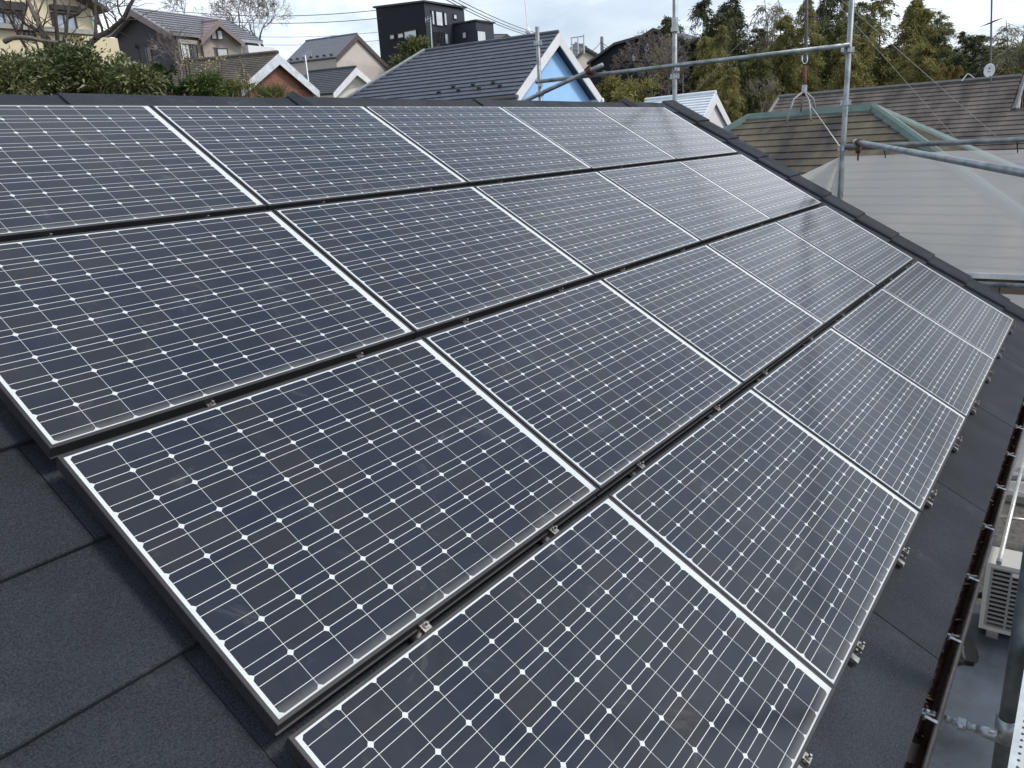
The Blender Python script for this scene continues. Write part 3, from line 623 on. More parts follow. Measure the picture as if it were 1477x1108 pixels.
mb = MB(); pd = wl0 + nrm * .06 + r * .12; mb.tube([pd, V((pd.x, pd.y, g["wb"]))], .05, 8); mb.build("downpipe", M_WHITE, h)
A2 = at(315, 29.5, 46.2); L2, R2, B2 = at(290, 57, 45.7), at(353, 62, 48.3), at(286, 32.5, 49.6)
M_MAUVE = roofmat("mauve_roof", (.30, .215, .22), .6, .12)
g2 = gable(h, A2, L2, R2, B2, M_BEIGE, M_MAUVE, M_TRIMB, n=6, step=.02, over=.3, bw=.24, soff=.35, names=("dormer_roof", "dormer_wall", "barge_board"))
n2 = -g2["r"]; ac2 = V((-n2.y, n2.x, 0)).normalized()
for px, py, w_, hh in ((308, 50, .30, .5), (317, 50.5, .30, .5), (307, 77, .5, .6), (321, 78, .6, .62)):
    window(h, on_wall(px, py, g2["a"], n2) + n2 * .05, ac2, ZU, w_, hh, M_CURTAIN if px != 307 else M_DGLASS, bars=0)
pb = on_wall(366, 74, wl0, nrm); mb = MB(); mb.box(pb + nrm * .4, (1.3, .3, .22), Matrix((r, V((-r.y, r.x, 0)), ZU)).transposed()); mb.build("balcony", M_WHITE, h)
# --- brick gable house with brown roof
A = at(400, 77, 26); h = house_root("brick_house", A, "small house with red brick gable, white barge boards and a mossy brown roof")
Lp, Rp, Bk = at(347, 125, 24.9), at(459, 130, 27.7), at(262, 90, 29.6)
def brick_mat():
    m = bpy.data.materials.new("red_brick"); n, l, p = nodes_of(m); p.inputs["Roughness"].default_value = .85
    t = n.new("ShaderNodeTexCoord"); mp = n.new("ShaderNodeMapping"); mp.inputs["Rotation"].default_value = (math.pi / 2, 0, 0); l.new(t.outputs["Object"], mp.inputs[0])
    b = n.new("ShaderNodeTexBrick"); b.inputs["Scale"].default_value = 3.4; b.inputs["Color1"].default_value = (.27, .10, .06, 1); b.inputs["Color2"].default_value = (.19, .075, .05, 1); b.inputs["Mortar"].default_value = (.26, .19, .15, 1); b.inputs["Mortar Size"].default_value = .014
    l.new(mp.outputs[0], b.inputs["Vector"]); l.new(b.outputs[0], p.inputs["Base Color"]); return m
M_BROWNR = roofmat("mossy_brown_roof", (.062, .052, .042), .9, .4, (1, 1, 1), col2=(.13, .115, .09))
g = gable(h, A, Lp, Rp, Bk, brick_mat(), M_BROWNR, mat("weathered_white", (.60, .65, .68), .7, 0, .22, 5), n=16, step=.018, bw=.26, soff=.16, over=.2)
fn = -g["r"]; mb = MB()  # arched soldier course in the gable
pc = on_wall(404, 134, g["a"], fn) + fn * .02; ax = V((-fn.y, fn.x, 0)).normalized()
arc = [pc + ax * (.95 * math.cos(a)) + ZU * (.95 * math.sin(a)) for a in np.linspace(.15, math.pi - .15, 14)]
mb.tube(arc, .035, 6); mb.build("brick_arch", mat("dark_brick", (.09, .045, .035), .9), h, True)
# --- beige house with pale grey roof
A = at(515, 49, 62); h = house_root("beige_house", A, "beige gabled house with a pale blue grey roof and brown verge trim")
Lp, Rp, Bk = at(484, 82, 60.3), at(563, 98, 65.0), at(441, 59.5, 65.6)
M_CREAM = mat("pale_beige_render", (.52, .47, .42), .85, 0, .06, 1.2)
g = gable(h, A, Lp, Rp, Bk, M_CREAM, roofmat("pale_slate_roof", (.165, .18, .205), .6, .12), mat("brown_verge", (.10, .075, .065), .7), n=22, step=.012, bw=.34, soff=.15)
r = g["r"]
for k in range(7):
    p = Lp.lerp(Lp + (Bk - A), .1 + k * .13) + (A - Lp) * .05; mb = MB(); mb.box(p + ZU * .12, (.08, .10, .05)); mb.build("snow_stop", M_CABLE, h)
window(h, on_wall(534, 106, g["a"], -r) - r * .05, V((-r.y, r.x, 0)), ZU, .9, .6, M_DGLASS, bars=0); window(h, on_wall(548, 106, g["a"], -r) - r * .05, V((-r.y, r.x, 0)), ZU, .5, .6, M_DGLASS, bars=0)
# --- small white-gabled house
A = at(513, 97, 44); h = house_root("white_gable_house", A, "low white gable with dark shingle roof between the brick and blue houses")
Lp, Rp, Bk = at(480, 134, 43.3), at(536, 117, 45.6), at(444, 104, 46.6)
g = gable(h, A, Lp, Rp, Bk, mat("cream_white_render", (.62, .61, .54), .8, 0, .05), roofmat("dark_slate_roof", (.075, .080, .092), .65, .22), M_WHITE, n=13, step=.022, bw=.32, soff=.12)
# --- white roofed house right of the far pole
A = at(1032, 134, 30); h = house_root("white_house", A, "white house with a white ribbed roof just past the dark gable edge")
Lp, Rp, Bk = at(1012, 174, 29.2), at(1057, 185, 31.6), at(931, 145, 33.3)
g = gable(h, A, Lp, Rp, Bk, mat("white_render", (.66, .65, .64), .8, 0, .05), roofmat("white_ribbed_roof", (.74, .78, .80), .5, .06), M_WHITE, n=10, step=.035, bw=.30, soff=.08, over=.2)
# --- hipped house with green ridge caps
h = house_root("green_ridge_house", at(1170, 166, 17.6), "hipped grey brown house roof with green metal ridge caps")
Rr = at(1259.5, 156, 16.6); Rl = on(1081, 169.5, 2, Rr.z); Rl = V((Rl.x, Rl.y, Rr.z))
dR = (Rr - Rl).normalized()      # ridge direction (towards the right)
dn = V((dR.y, -dR.x, 0));  dn = dn if dn.dot(CAM - Rr) > 0 else -dn
run, drop = 4.6, 2.65
er = Rr + dn * run - ZU * drop + dR * 5.4; el = Rl + dn * run - ZU * drop - dR * 3.2
br_ = Rr - dn * run - ZU * drop + dR * 3.9; bl_ = Rl - dn * run - ZU * drop - dR * 3.2
M_OLDR = mat("weathered_shingle", (.038, .035, .031), .9, 0, .3, 1.1, .3, 50, col2=(.15, .125, .08), stretch=(.6, 1.5, .5), ramp=(.36, .70))
mb = MB(); mb.courses(Rl, Rr, el, er, 20, .022); mb.courses(Rr, Rr, er, br_, 20, .022); mb.courses(Rl, Rl, bl_, el, 20, .022); mb.courses(Rr, Rl, br_, bl_, 20, .022)
mb.build("roof", M_OLDR, h)
M_GREEN = mat("green_ridge_metal", (.095, .145, .128), .5, .1, .18, 4)
def capstrip(a, b, wid, hgt, nm, side):
    a, b = V(a), V(b); d = (b - a).normalized(); s_ = V(side); s_ = (s_ - d * s_.dot(d)).normalized(); u_ = d.cross(s_).normalized(); u_ = u_ if u_.z > 0 else -u_
    mb = MB(); sec_ = [(-wid, -hgt * 1.2), (-wid, -hgt * .4), (-wid * .25, hgt), (wid * .25, hgt), (wid, -hgt * .4), (wid, -hgt * 1.2)]
    for p in (a, b): mb.v += [tuple(p + s_ * x + u_ * y) for x, y in sec_]
    for q in range(6): mb.f.append((q, (q + 1) % 6, 6 + (q + 1) % 6, 6 + q))
    mb.f.append(tuple(range(6))[::-1]); mb.f.append(tuple(range(6, 12))); return mb.build(nm, M_GREEN, h)
capstrip(Rl, Rr, .15, .09, "ridge_cap", dn); capstrip(Rr, er, .15, .09, "hip_cap", dR); capstrip(Rr, br_, .12, .09, "hip_cap", dR); capstrip(Rl, el, .14, .09, "hip_cap", dR)
for t_ in (.28, .55, .82):
    mb = MB(); mb.box(Rl.lerp(Rr, t_) + ZU * .06, (.03, .03, .05)); mb.build("ridge_screw", M_GREEN, h)
cxx = (Rl + Rr) / 2; mb = MB(); zz = Rr.z - drop - .05; q4 = [c_ + (V((cxx.x, cxx.y, c_.z)) - c_) * .12 for c_ in (el, er, br_, bl_)]
mb.prism([V((q.x, q.y, zz)) for q in q4], (0, 0, -5.5 - zz)); mb.build("wall", M_BEIGE, h)
# --- long brown roof on the right with a small white gable
Rr = at(1466, 112, 27); Rl = Rr + V((0, 8.19, 0)); h = house_root("brown_roof_house", (Rl + Rr) / 2, "house with a broad brown shingle roof and a little white gable at its right end")
dR = (Rr - Rl).normalized(); dn = V((dR.y, -dR.x, 0)); dn = dn if dn.dot(CAM - Rr) > 0 else -dn
run, drop = 6.6, 3.9; Rx = Rr + dR * .15
el = Rl + dn * run - ZU * drop - dR * 1.3
M_BRS = mat("brown_shingle", (.050, .041, .037), .9, 0, .3, 1.1, .3, 50, col2=(.14, .118, .106), stretch=(.6, 1.6, .45), ramp=(.34, .68))
run, drop = 6.3, 3.35; fr = 1 / 3; el = Rl + dn * run - ZU * drop; m0 = Rx + dn * run * fr - ZU * drop * fr
mb = MB(); ml = Rl.lerp(el, fr); mb.courses(Rl, Rx, ml, m0, 8, .03); mb.courses(ml, m0 + dR * 7, el, Rx + dn * run - ZU * drop + dR * 7, 16, .03)
bk = Rl - dn * run - ZU * drop; mb.courses(Rx, Rl, Rx - dn * run - ZU * drop, bk, 16, .03); mb.build("roof", M_BRS, h)
M_RIDGE = mat("ridge_metal", (.13, .125, .12), .5, .3, .2, 4)
mb = MB(); mb.tube([Rl + ZU * .02, Rx + ZU * .02], .10, 6); mb.tube([Rl, ml], .08, 6); mb.build("ridge_cap", M_RIDGE, h)
mb = MB(); mb.tube([Rx + dR * .10 + ZU * .02, m0 + dR * .10 + ZU * .05], .075, 6); mb.build("verge_flashing", M_RIDGE, h)
mb = MB(); mb.prism([m0 + dR * .1, m0 + dR * 7, m0 + dR * 7 - dn * 3, m0 + dR * .1 - dn * 3], ZU * .1); mb.build("lower_roof_cap", M_RIDGE, h)
foot = V((Rx.x, Rx.y, m0.z)); wi = dR * -.12
mb = MB(); mb.prism([Rx + wi - ZU * .15, m0 + wi - dn * .1, foot + wi - dn * 2.6, Rx + wi - dn * 2.6 - ZU * 1.6], -dR * .1); mb.build("gable_wall", mat("tan_board", (.30, .24, .16), .8), h)
for p, q in ((Rx - ZU * .28, m0 - dn * .22 + ZU * .06), (Rx - ZU * .20 - dn * .02, foot + ZU * .06 - dn * .02)):
    mb = MB(); mb.tube([p + dR * .0, q + dR * .0], .06, 6); mb.build("gable_trim", M_WHITE, h)
mb = MB(); zc = Rr.z - drop; cA = Rl + dR * 1; mb.prism([V((p.x, p.y, zc)) for p in (cA + dn * (run - .6), Rx + dR * 6 + dn * (run - .6), Rx + dR * 6 - dn * (run - .6), cA - dn * (run - .6))], (0, 0, -6 - zc)); mb.build("wall", M_BEIGE, h)
# --- black modern house
P0 = at(611, 4, 72); h = house_root("black_house", P0, "boxy black modern house with tall windows on the hill behind the blue house")
M_BLK = mat("black_cladding", (.006, .008, .014), .6, 0, .2, 2, .1, 30, stretch=(8, 8, .2), spec=.25); M_BLK_SUN = mat("sunlit_black_cladding", (.022, .028, .040), .5, 0, .2, 2, .1, 30, stretch=(8, 8, .2))  # second cladding is the same black, paler with sunlight put into its colour
TL = on(542, 12, 0, P0.x); TR = on(669, 16, 1, P0.y); zb = ground_z(P0.x, P0.y) - 2
mb = MB(); mb.prism([P0, TL, V((TL.x, TL.y, zb)), V((P0.x, P0.y, zb))], (TR.x - P0.x, 0, 0)); mb.build("wall", M_BLK, h)
mb = MB(); mb.prism([P0 + V((.02, -.03, 0)), TR + V((0, -.03, 0)), V((TR.x, P0.y - .03, zb)), V((P0.x + .02, P0.y - .03, zb))], (0, .06, 0)); mb.build("sunlit_front", M_BLK_SUN, h)  # slab that colours the sun-facing side lighter
mb = MB(); mb.prism([P0 + V((-.2, -.25, .02)), TL + V((-.2, .2, .02)), TL + V((TR.x - P0.x + .2, .2, .02)), P0 + V((TR.x - P0.x + .2, -.25, .02))], (0, 0, .16)); mb.build("roof", M_DFRAME, h)
Q = on(654, 35, 1, P0.y - .06); Cc = on(686, 31, 0, Q.x); Dd = on(712, 42, 1, Cc.y)
mb = MB(); mb.prism([Cc, V((Q.x, P0.y - .08, Cc.z)), V((Q.x, P0.y - .08, zb)), V((Q.x, Cc.y, zb))], (Dd.x - Cc.x, 0, 0)); mb.build("annexe", M_BLK_SUN, h)
mb = MB(); mb.prism([Cc + V((-.15, -.15, .02)), V((Q.x - .15, P0.y - .1, Cc.z + .02)), V((Dd.x + .15, P0.y - .1, Cc.z + .02)), V((Dd.x + .15, Cc.y - .15, Cc.z + .02))], (0, 0, .14)); mb.build("annexe_roof", M_DFRAME, h)
def fw_(px0, py0, px1, py1, axis, val, gl, bars=0):
    a, b = on(px0, py0, axis, val), on(px1, py1, axis, val); c_ = (a + b) / 2; hh = abs(a.z - b.z); ww = max(abs(a.x - b.x), abs(a.y - b.y))
    window(h, c_, (1, 0, 0) if axis == 1 else (0, 1, 0), ZU, ww, hh, gl, bars=bars, fw=.08)
yv = P0.y - .07
M_PALE = mat("bright_pane", (.60, .64, .68), .12, 0, .12, 2)
for a in ((622, 15, 627, 36), (628, 16, 639, 38), (640, 18, 645, 37), (654, 20.5, 659, 28)): fw_(*a, 1, yv, M_PALE)
for a in ((626, 46, 634, 64), (634.5, 46, 640, 64), (641, 48, 647, 64)): fw_(*a, 1, yv, M_DGLASS if a[0] < 640 else M_GLASS)
fw_(688, 44, 701, 63, 1, Cc.y - .04, M_PALE); 
for a in ((562.5, 51, 569, 56), (574, 49, 582, 54), (583, 46, 601, 53)): fw_(*a, 0, P0.x - .04, M_PALE if a[0] > 570 else M_CURTAIN)
fw_(667, 47, 673, 55, 0, Q.x - .04, M_CURTAIN)
# --- second black house with a round window
P0 = at(944, 45, 62); h = house_root("black_house", P0, "low black house with one round white window and a bent roofline")
xv = P0.x; out = [on(px, py, 0, xv) for px, py in ((842, 101), (849, 94), (888, 66), (930, 54), (944, 45), (992, 63), (994, 110))]
mb = MB(); lo = [V((xv, out[-1].y, zb - 6)), V((xv, out[0].y, zb - 6))]; mb.prism(out + lo, (6, 0, 0)); mb.build("wall", M_BLK, h)
mb = MB()
for p, q in zip(out[1:5], out[2:6]): mb.prism([p + V((-.3, 0, .02)), q + V((-.3, 0, .02)), q + V((-.3, 0, .22)), p + V((-.3, 0, .22))], (6.6, 0, 0))
mb.build("roof", roofmat("dark_flat_roof", (.05, .05, .055), .5), h)
c_ = on(934.5, 68.5, 0, xv - .04); mb = MB(); mb.tube([c_ + V((.05, 0, 0)), c_ + V((-.06, 0, 0))], .30, 20); mb.build("round_window", M_WHITE, h)
def fw2(px0, py0, px1, py1, gl):
    a, b = on(px0, py0, 0, xv - .05), on(px1, py1, 0, xv - .05); window(h, (a + b) / 2, (0, 1, 0), ZU, abs(a.y - b.y), abs(a.z - b.z), gl, bars=0)
fw2(911, 78, 920, 87, M_CURTAIN); fw2(898, 78, 910.5, 87, M_DGLASS)
# --- cream house at far left
yv = at(70, 43, 33).y; P0 = on(70, 43, 1, yv); h = house_root("cream_house", P0, "cream rendered house with dark shutter boxes behind the bare tree at far left")
M_YEL = mat("cream_render", (.66, .575, .39), .85, 0, .06, 1.5, .12, 60)
a = on(-160, 20, 1, yv); b = on(138, 40, 1, yv); gz_ = basez(P0); top = on(137, 14, 1, yv).z
mb = MB(); mb.box(((a.x + b.x) / 2, yv + 3, (gz_ + top) / 2), ((b.x - a.x) / 2, 3, (top - gz_) / 2)); mb.build("wall", M_YEL, h)
a2 = on(122, 70, 1, yv - .5); b2 = on(172, 70, 1, yv - .5); zt2 = on(150, 54, 1, yv - .5).z
mb = MB(); mb.box(((a2.x + b2.x) / 2, yv - .25 + .5, (gz_ + zt2) / 2), ((b2.x - a2.x) / 2, .75, (zt2 - gz_) / 2)); mb.build("wing", M_YEL, h)
ez = on(137, 14, 1, yv - .6).z; xr = b.x + .35; xa = on(10, 0, 1, yv).x; za = ez + (xr - xa) * .5; xl = xa - (xr - xa)
mb = MB(); mb.prism([(xr, yv - .7, ez - .05), (xr, yv - .7, ez + .12), (xa, yv - .7, za + .14), (xl, yv - .7, ez + .12), (xl, yv - .7, ez - .05), (xa, yv - .7, za - .03)], (0, 7.4, 0)); mb.build("roof", M_BROWNR, h)
mb = MB(); mb.prism([(a.x, yv + .02, top - .02), (b.x, yv + .02, top - .02), (b.x, yv + .02, ez + .1), (xa, yv + .02, za - .06), (a.x, yv + .02, ez)], (0, 5.9, 0)); mb.build("gable_wall", M_YEL, h)
def fw3(px0, py0, px1, py1, gl, bars=1):
    p, q = on(px0, py0, 1, yv - .03), on(px1, py1, 1, yv - .03); return window(h, (p + q) / 2, (1, 0, 0), ZU, abs(p.x - q.x), abs(p.z - q.z), gl, bars=bars, fw=.09)
def bx3(px0, py0, px1, py1, dep, nm, m):
    p, q = on(px0, py0, 1, yv - .02), on(px1, py1, 1, yv - .02); mb = MB(); mb.box(((p.x + q.x) / 2, yv - dep / 2 - .003, (p.z + q.z) / 2), (abs(p.x - q.x) / 2, dep / 2, abs(p.z - q.z) / 2)); return mb.build(nm, m, h)
fw3(74, 19, 112, 47, M_GLASS); bx3(70, 7, 113, 18, .28, "shutter_box", M_DFRAME)
fw3(-10, 17, 34, 37, M_GLASS, 2); bx3(-12, 1, 35, 17, .28, "shutter_box", M_DFRAME)
fw3(113, 54, 128, 69, mat("maroon_curtain", (.10, .045, .045), .6), 2); fw3(34, 45, 50, 57, M_DGLASS)
for py in (-3, 1.5):
    p, q = on(0, 37 + py, 1, yv - .25), on(137, 50 + py, 1, yv - .25); mb = MB(); mb.tube([(a.x, yv - .25, (p.z + q.z) / 2), (q.x, yv - .25, (p.z + q.z) / 2)], .025, 6); mb.build("balcony_rail", M_DFRAME, h)
bx3(-12, 41, 137, 45, .3, "balcony_ledge", mat("grey_ledge", (.30, .30, .28), .7)); mb = MB(); pd = on(134, 30, 1, yv - .08); mb.tube([(pd.x, yv - .08, ez), (pd.x, yv - .08, gz_)], .05, 8); mb.build("downpipe", M_WHITE, h)
# --- far roofs between the blue and black houses, with scaffold frame and poles
A = at(836, 70, 80); h = house_root("distant_house", A, "far grey roofed house half hidden behind the blue gable's right slope")
gable(h, at(846, 68, 82), at(826, 86, 81), at(884, 90, 85), at(830, 62, 88), M_CREAM, roofmat("far_grey_roof", (.14, .14, .145), .7, .1), M_DFRAME, n=8, step=.02, bw=.2)
A = at(728, 52, 105); h = house_root("distant_house", A, "far dark roof peeping over the blue house ridge near the tall aerial")
gable(h, at(732, 50, 105), at(700, 66, 104), at(758, 64, 108), at(712, 50, 110), M_CREAM, roofmat("far_dark_roof", (.10, .10, .105), .7, .1), M_DFRAME, n=8, step=.02, bw=.2)
fs = empty("scaffold_tower", at(842, 72, 78)); tag(fs, "small distant scaffold frame rising behind the blue gable", "scaffold frame")
mb = MB(); 
for px in (825, 834, 842.5): a, b = at(px, 78, 78), at(px - .6, 54 if px < 840 else 50, 78); mb.tube([a, b], .07, 6)
mb.build("uprights", M_STEEL, fs); mb = MB()
for y0, y1 in ((55, 52), (64, 63.5), (71, 72)): mb.tube([at(823, y0, 78), at(843, y1, 78)], .05, 6)
mb.build("ledgers", M_STEEL, fs); mb = MB(); mb.slab([at(822, 71.5, 78), at(840, 73, 78), at(840, 72, 80), at(822, 70.5, 80)], .15); mb.build("deck", mat("far_board", (.35, .35, .25), .8), fs)
mb = MB(); b = at(868, 100, 88); t_ = at(868, 53, 88); mb.tube([V((t_.x, t_.y, ground_z(t_.x, t_.y) - 1)), t_], [.26, .18], 8); o = mb.build("utility_pole", mat("concrete_pole", (.25, .25, .25), .8)); recenter(o, (t_.x, t_.y, ground_z(t_.x, t_.y))); tag(o, "distant grey utility pole between the blue and the round-window house", "utility pole")
def wire(pts, r, label, sag=0.0, group="overhead wires", name="overhead_wire"):
    a, b = V(pts[0]), V(pts[1]); mb = MB(); mb.tube([a.lerp(b, t) - ZU * sag * 4 * t * (1 - t) for t in np.linspace(0, 1, 12)], r, 4)
    o = mb.build(name, M_CABLE); recenter(o, a); return tag(o, label, "wire", group)
for i, (y0, y1, lb) in enumerate(((19, 14, "topmost thin wire running left from the black house"), (27, 26, "second thin wire left of the black house, just under the topmost"), (46, 46, "third wire left of the black house, halfway down its side"), (56, 58, "lowest faint wire left of the black house"))):
    wire((at(250, y0 - 3 + i, 75), at(551, y1, 74)), .035 if i < 2 else .022, lb, .5)
for i, (x0, y0, x1, y1, lb) in enumerate(((633, -6, 765, 52, "lowest of the three wires slanting down right of the black house"), (641, -6, 772, 51, "middle one of the three wires slanting down right of the black house"), (650, -6, 782, 50, "uppermost of the three wires slanting down right of the black house"))):
    wire((at(x0, y0, 66), at(x1, y1, 95)), .035, lb, .3)
for i, (y0, y1, lb) in enumerate(((62, 68, "short wire from the distant utility pole, upper"), (66, 72, "short wire from the distant utility pole, middle"), (70, 76, "short wire from the distant utility pole, lower"))):
    wire((at(868, y0, 88), at(880, y1 + 2, 84)), .035, lb, .0)
wire((at(846, 78, 86), at(867, 60, 88)), .03, "single wire rising to the utility pole from the left", .2)

# ================================================================== AERIALS
def yagi(mb, c_, axis, across, n=6, ln=.9, el=.5, r=.012):
    mb.tube([c_ - axis * ln / 2, c_ + axis * ln / 2], r, 5)
    for k in range(n): p = c_ + axis * ln * (k / (n - 1) - .5); mb.tube([p - across * el / 2, p + across * el / 2], r * .7, 4)
gx0 = at(1160, 163, 17.3); top = at(1167, -60, 17.3)
mast = empty("aerial_mast", gx0); tag(mast, "rusty roof aerial mast on four splayed legs astride the green ridge", "aerial mast")
ap = at(1160, 131, 17.3); mb = MB()
for fx, fy, kx, ky, D in ((1135, 176, 1145, 143, 17.1), (1170, 174, 1167, 146, 16.9), (1154, 168, 1157, 145, 17.7), (1177, 166, 1173, 143, 17.5)):
    mb.tube([at(fx, fy, D), at(kx, ky, (D + 17.3) / 2), ap], .021, 6)
mb.build("legs", mat("grey_leg_steel", (.28, .28, .28), .55, .3), mast, True)
u1 = at(1161, 95, 17.3); mb = MB(); mb.tube([ap - ZU * .1, u1], .045, 10); mb.build("rusty_tube", M_RUST, mast, True)
mb = MB(); mb.tube([u1, at(1161.5, 86, 17.3), at(1163, 40, 17.3), at(1164, -60, 17.3)], .04, 8); mb.build("upper_tube", mat("dark_mast", (.07, .065, .065), .6, .2), mast, True)
mb = MB(); mb.tube([at(1157, 80, 17.2), at(1157, 88, 17.2), at(1159, 92, 17.2), at(1162, 92, 17.2), at(1164.5, 88, 17.2), at(1164.5, 80, 17.2)], .012, 6); mb.build("hook", M_STEEL, mast, True)
mb = MB(); mb.tube([ap - ZU * .05, ap + ZU * .12], .06, 8); mb.build("socket", M_STEEL, mast)
mb = MB(); ax_ = (at(1180, 25, 17.3) - at(1160, 22, 17.3)).normalized(); yagi(mb, at(1172, 24, 17.3), ax_, ZU, 5, .5, .3, .012); mb.build("antenna", M_DFRAME, mast)
for q, D in (((1386, 208), 15.4), ((1437, 197), 16.2), ((1004, 131), 19.0)):
    mb = MB(); mb.tube([at(1164, -44, 17.3), at(*q, D)], .007, 4); mb.build("guy_wire", M_WIRE, mast)
mb = MB(); cpts = [ap, at(1168, 150, 17.2), at(1188, 178, 16.5), on(1212, 212, 0, SU)]; mb.tube(cpts, .009, 5); mb.build("hanging_cable", mat("white_cable", (.5, .5, .48), .6), mast)
d0 = at(1429, 116, 26.9); dm = empty("dish_aerial", d0); tag(dm, "white satellite dish and tall aerial on the brown roof ridge", "satellite dish")
mb = MB(); mb.tube([d0 - ZU * .1, at(1431, -40, 26.9)], .03, 8); mb.build("mast", mat("dark_mast_b", (.10, .10, .10), .6, .2), dm)
cdn = (CAM - at(1427, 102, 26.8)).normalized(); cdn = (cdn + V((0, -.25, .05))).normalized(); cs = at(1427, 102, 26.7); mb = MB()
e1 = cdn.cross(ZU).normalized(); e2 = e1.cross(cdn); rings_ = [(0, -.03), (.08, -.025), (.13, -.014), (.168, 0), (.172, -.008), (.13, -.03), (.0, -.05)]
for rr_, dd in rings_: mb.v += [tuple(cs + (e1 * math.cos(a) + e2 * math.sin(a) * 1.32) * (rr_ + .001) + cdn * dd) for a in np.linspace(0, 2 * math.pi, 20, endpoint=False)]
for k in range(len(rings_) - 1):
    for j in range(20): mb.f.append((20 * k + j, 20 * k + (j + 1) % 20, 20 * k + 20 + (j + 1) % 20, 20 * k + 20 + j))
mb.build("dish", M_WHITE, dm, True)
mb = MB(); mb.tube([cs - cdn * .03 - e2 * .22, cs + cdn * .16 - e2 * .2], .008, 5); mb.box(cs + cdn * .16 - e2 * .19, (.015, .015, .02)); mb.build("feed_arm", M_DFRAME, dm)
mb = MB()
for dx_, w_ in ((-.03, .06), (.0, .07), (-.01, .10)): pass
mb.box(cs + cdn * -.018 + e2 * .08, (.020, .004, .022), Matrix((e1, cdn, e2)).transposed()); mb.box(cs + cdn * -.022 - e2 * .03, (.045, .004, .007), Matrix((e1, cdn, e2)).transposed()); mb.build("printed_mark", M_DFRAME, dm)
mb = MB(); ax_ = (at(1440, 28, 26.9) - at(1420, 37, 26.9)).normalized(); yagi(mb, at(1431, 32, 26.9), ax_, V((.3, -.8, .2)).normalized(), 8, .5, .34, .012); mb.build("antenna", M_DFRAME, dm)
mb = MB(); mb.tube([at(1387, 117, 26.9), at(1395, 107, 26.9), at(1398, 107, 26.9), at(1405, 113, 26.9)], .02, 5); o = mb.build("bent_pipe", M_STEEL); recenter(o, at(1390, 114, 26.9)); tag(o, "thin bent pipe on the brown roof ridge left of the dish", "pipe")
b0_ = at(447, 132, 30); am = empty("tv_aerial", b0_); tag(am, "small grey aerial on a thin mast between the brick and beige houses", "tv aerial")
mb = MB(); mb.tube([at(447, 134, 30), at(440, 80, 30)], .03, 6); mb.build("mast", M_STEEL, am); mb = MB(); yagi(mb, at(443, 79, 30), (at(449, 76, 30) - at(437, 81, 30)).normalized(), ZU, 5, .34, .24, .012); mb.build("antenna", M_STEEL, am)
b0_ = at(762, 52, 70); am = empty("radio_aerial", b0_); tag(am, "tall slim white whip aerial with a ball rising above the blue house ridge", "aerial")
mb = MB(); mb.tube([at(763, 60, 70), at(756, -12, 70)], .05, 6); mb.build("mast", M_WHITE, am); mb = MB(); c_ = at(761.5, 45, 70)
mb.tube([c_ - ZU * .3, c_ - ZU * .2, c_, c_ + ZU * .2, c_ + ZU * .3], [.05, .2, .27, .2, .05], 10); mb.build("ball", M_WHITE, am, True)
b0_ = at(623, 68, 60); am = empty("tv_aerial", b0_); tag(am, "thin pole aerial standing before the black modern house", "tv aerial")
mb = MB(); mb.tube([at(623.5, 76, 60), at(621, 28, 60)], .04, 6); mb.build("mast", M_STEEL, am); mb = MB(); yagi(mb, at(619, 27, 60), (at(624, 25, 60) - at(614, 29, 60)).normalized(), ZU, 4, .6, .4, .03); mb.build("antenna", M_STEEL, am)

# ================================================================== PLANTS
rng = np.random.default_rng(11)
def leaves_mesh(name, pos, axis, ln, wd, m, droop=0.0, fold=True):
    """one pointed leaf per position: quad kite of length ln along axis"""
    n = len(pos); axis = axis / np.linalg.norm(axis, axis=1, keepdims=True)
    rnd = rng.normal(size=(n, 3)); s = np.cross(axis, rnd); s /= np.linalg.norm(s, axis=1, keepdims=True) + 1e-9
    ln = ln * rng.uniform(.6, 1.3, (n, 1)); wd = wd * rng.uniform(.7, 1.25, (n, 1))
    a = pos; b = pos + axis * ln * .45 + s * wd; c = pos + axis * ln + np.array([0, 0, -1]) * ln * droop; d = pos + axis * ln * .45 - s * wd
    v = np.stack([a, b, c, d], 1).reshape(-1, 3); f = np.arange(n * 4).reshape(-1, 4)
    me = bpy.data.meshes.new(name); me.vertices.add(len(v)); me.vertices.foreach_set("co", v.ravel()); me.loops.add(n * 4); me.loops.foreach_set("vertex_index", f.ravel())
    me.polygons.add(n); me.polygons.foreach_set("loop_start", np.arange(0, n * 4, 4)); me.polygons.foreach_set("loop_total", np.full(n, 4)); me.update(); me.validate(); me.materials.append(m); return me
def addobj(name, me, parent, loc=None):
    o = bpy.data.objects.new(name, me); COL.objects.link(o)
    if parent is not None: o.parent = parent
    if loc is not None: o.location = loc
    return o
M_BARK = mat("bark", (.055, .042, .036), .9, 0, .4, 12, .4, 40); M_BARK2 = mat("grey_bark", (.16, .13, .115), .9, 0, .3, 10, .4, 40); M_CULM = mat("bamboo_culm", (.13, .14, .08), .6, 0, .3, 5)
LM = {"olive": leaf_mat("olive_leaves", [(.042, .048, .014), (.165, .155, .042), (.31, .28, .09), (.40, .37, .14)], transl=.35),
      "dark": leaf_mat("dark_leaves", [(.014, .023, .010), (.042, .058, .021), (.10, .115, .04), (.19, .19, .08)], transl=.3),
      "mid": leaf_mat("mid_leaves", [(.026, .038, .013), (.092, .110, .036), (.20, .21, .072), (.30, .29, .11)], transl=.35),
      "pale": leaf_mat("pale_leaves", [(.09, .095, .055), (.20, .19, .12), (.31, .29, .2), (.42, .40, .3)], transl=.35),
      "yellow": leaf_mat("yellow_leaves", [(.11, .09, .02), (.2, .15, .04), (.28, .21, .06), (.32, .25, .08)], transl=.35)}
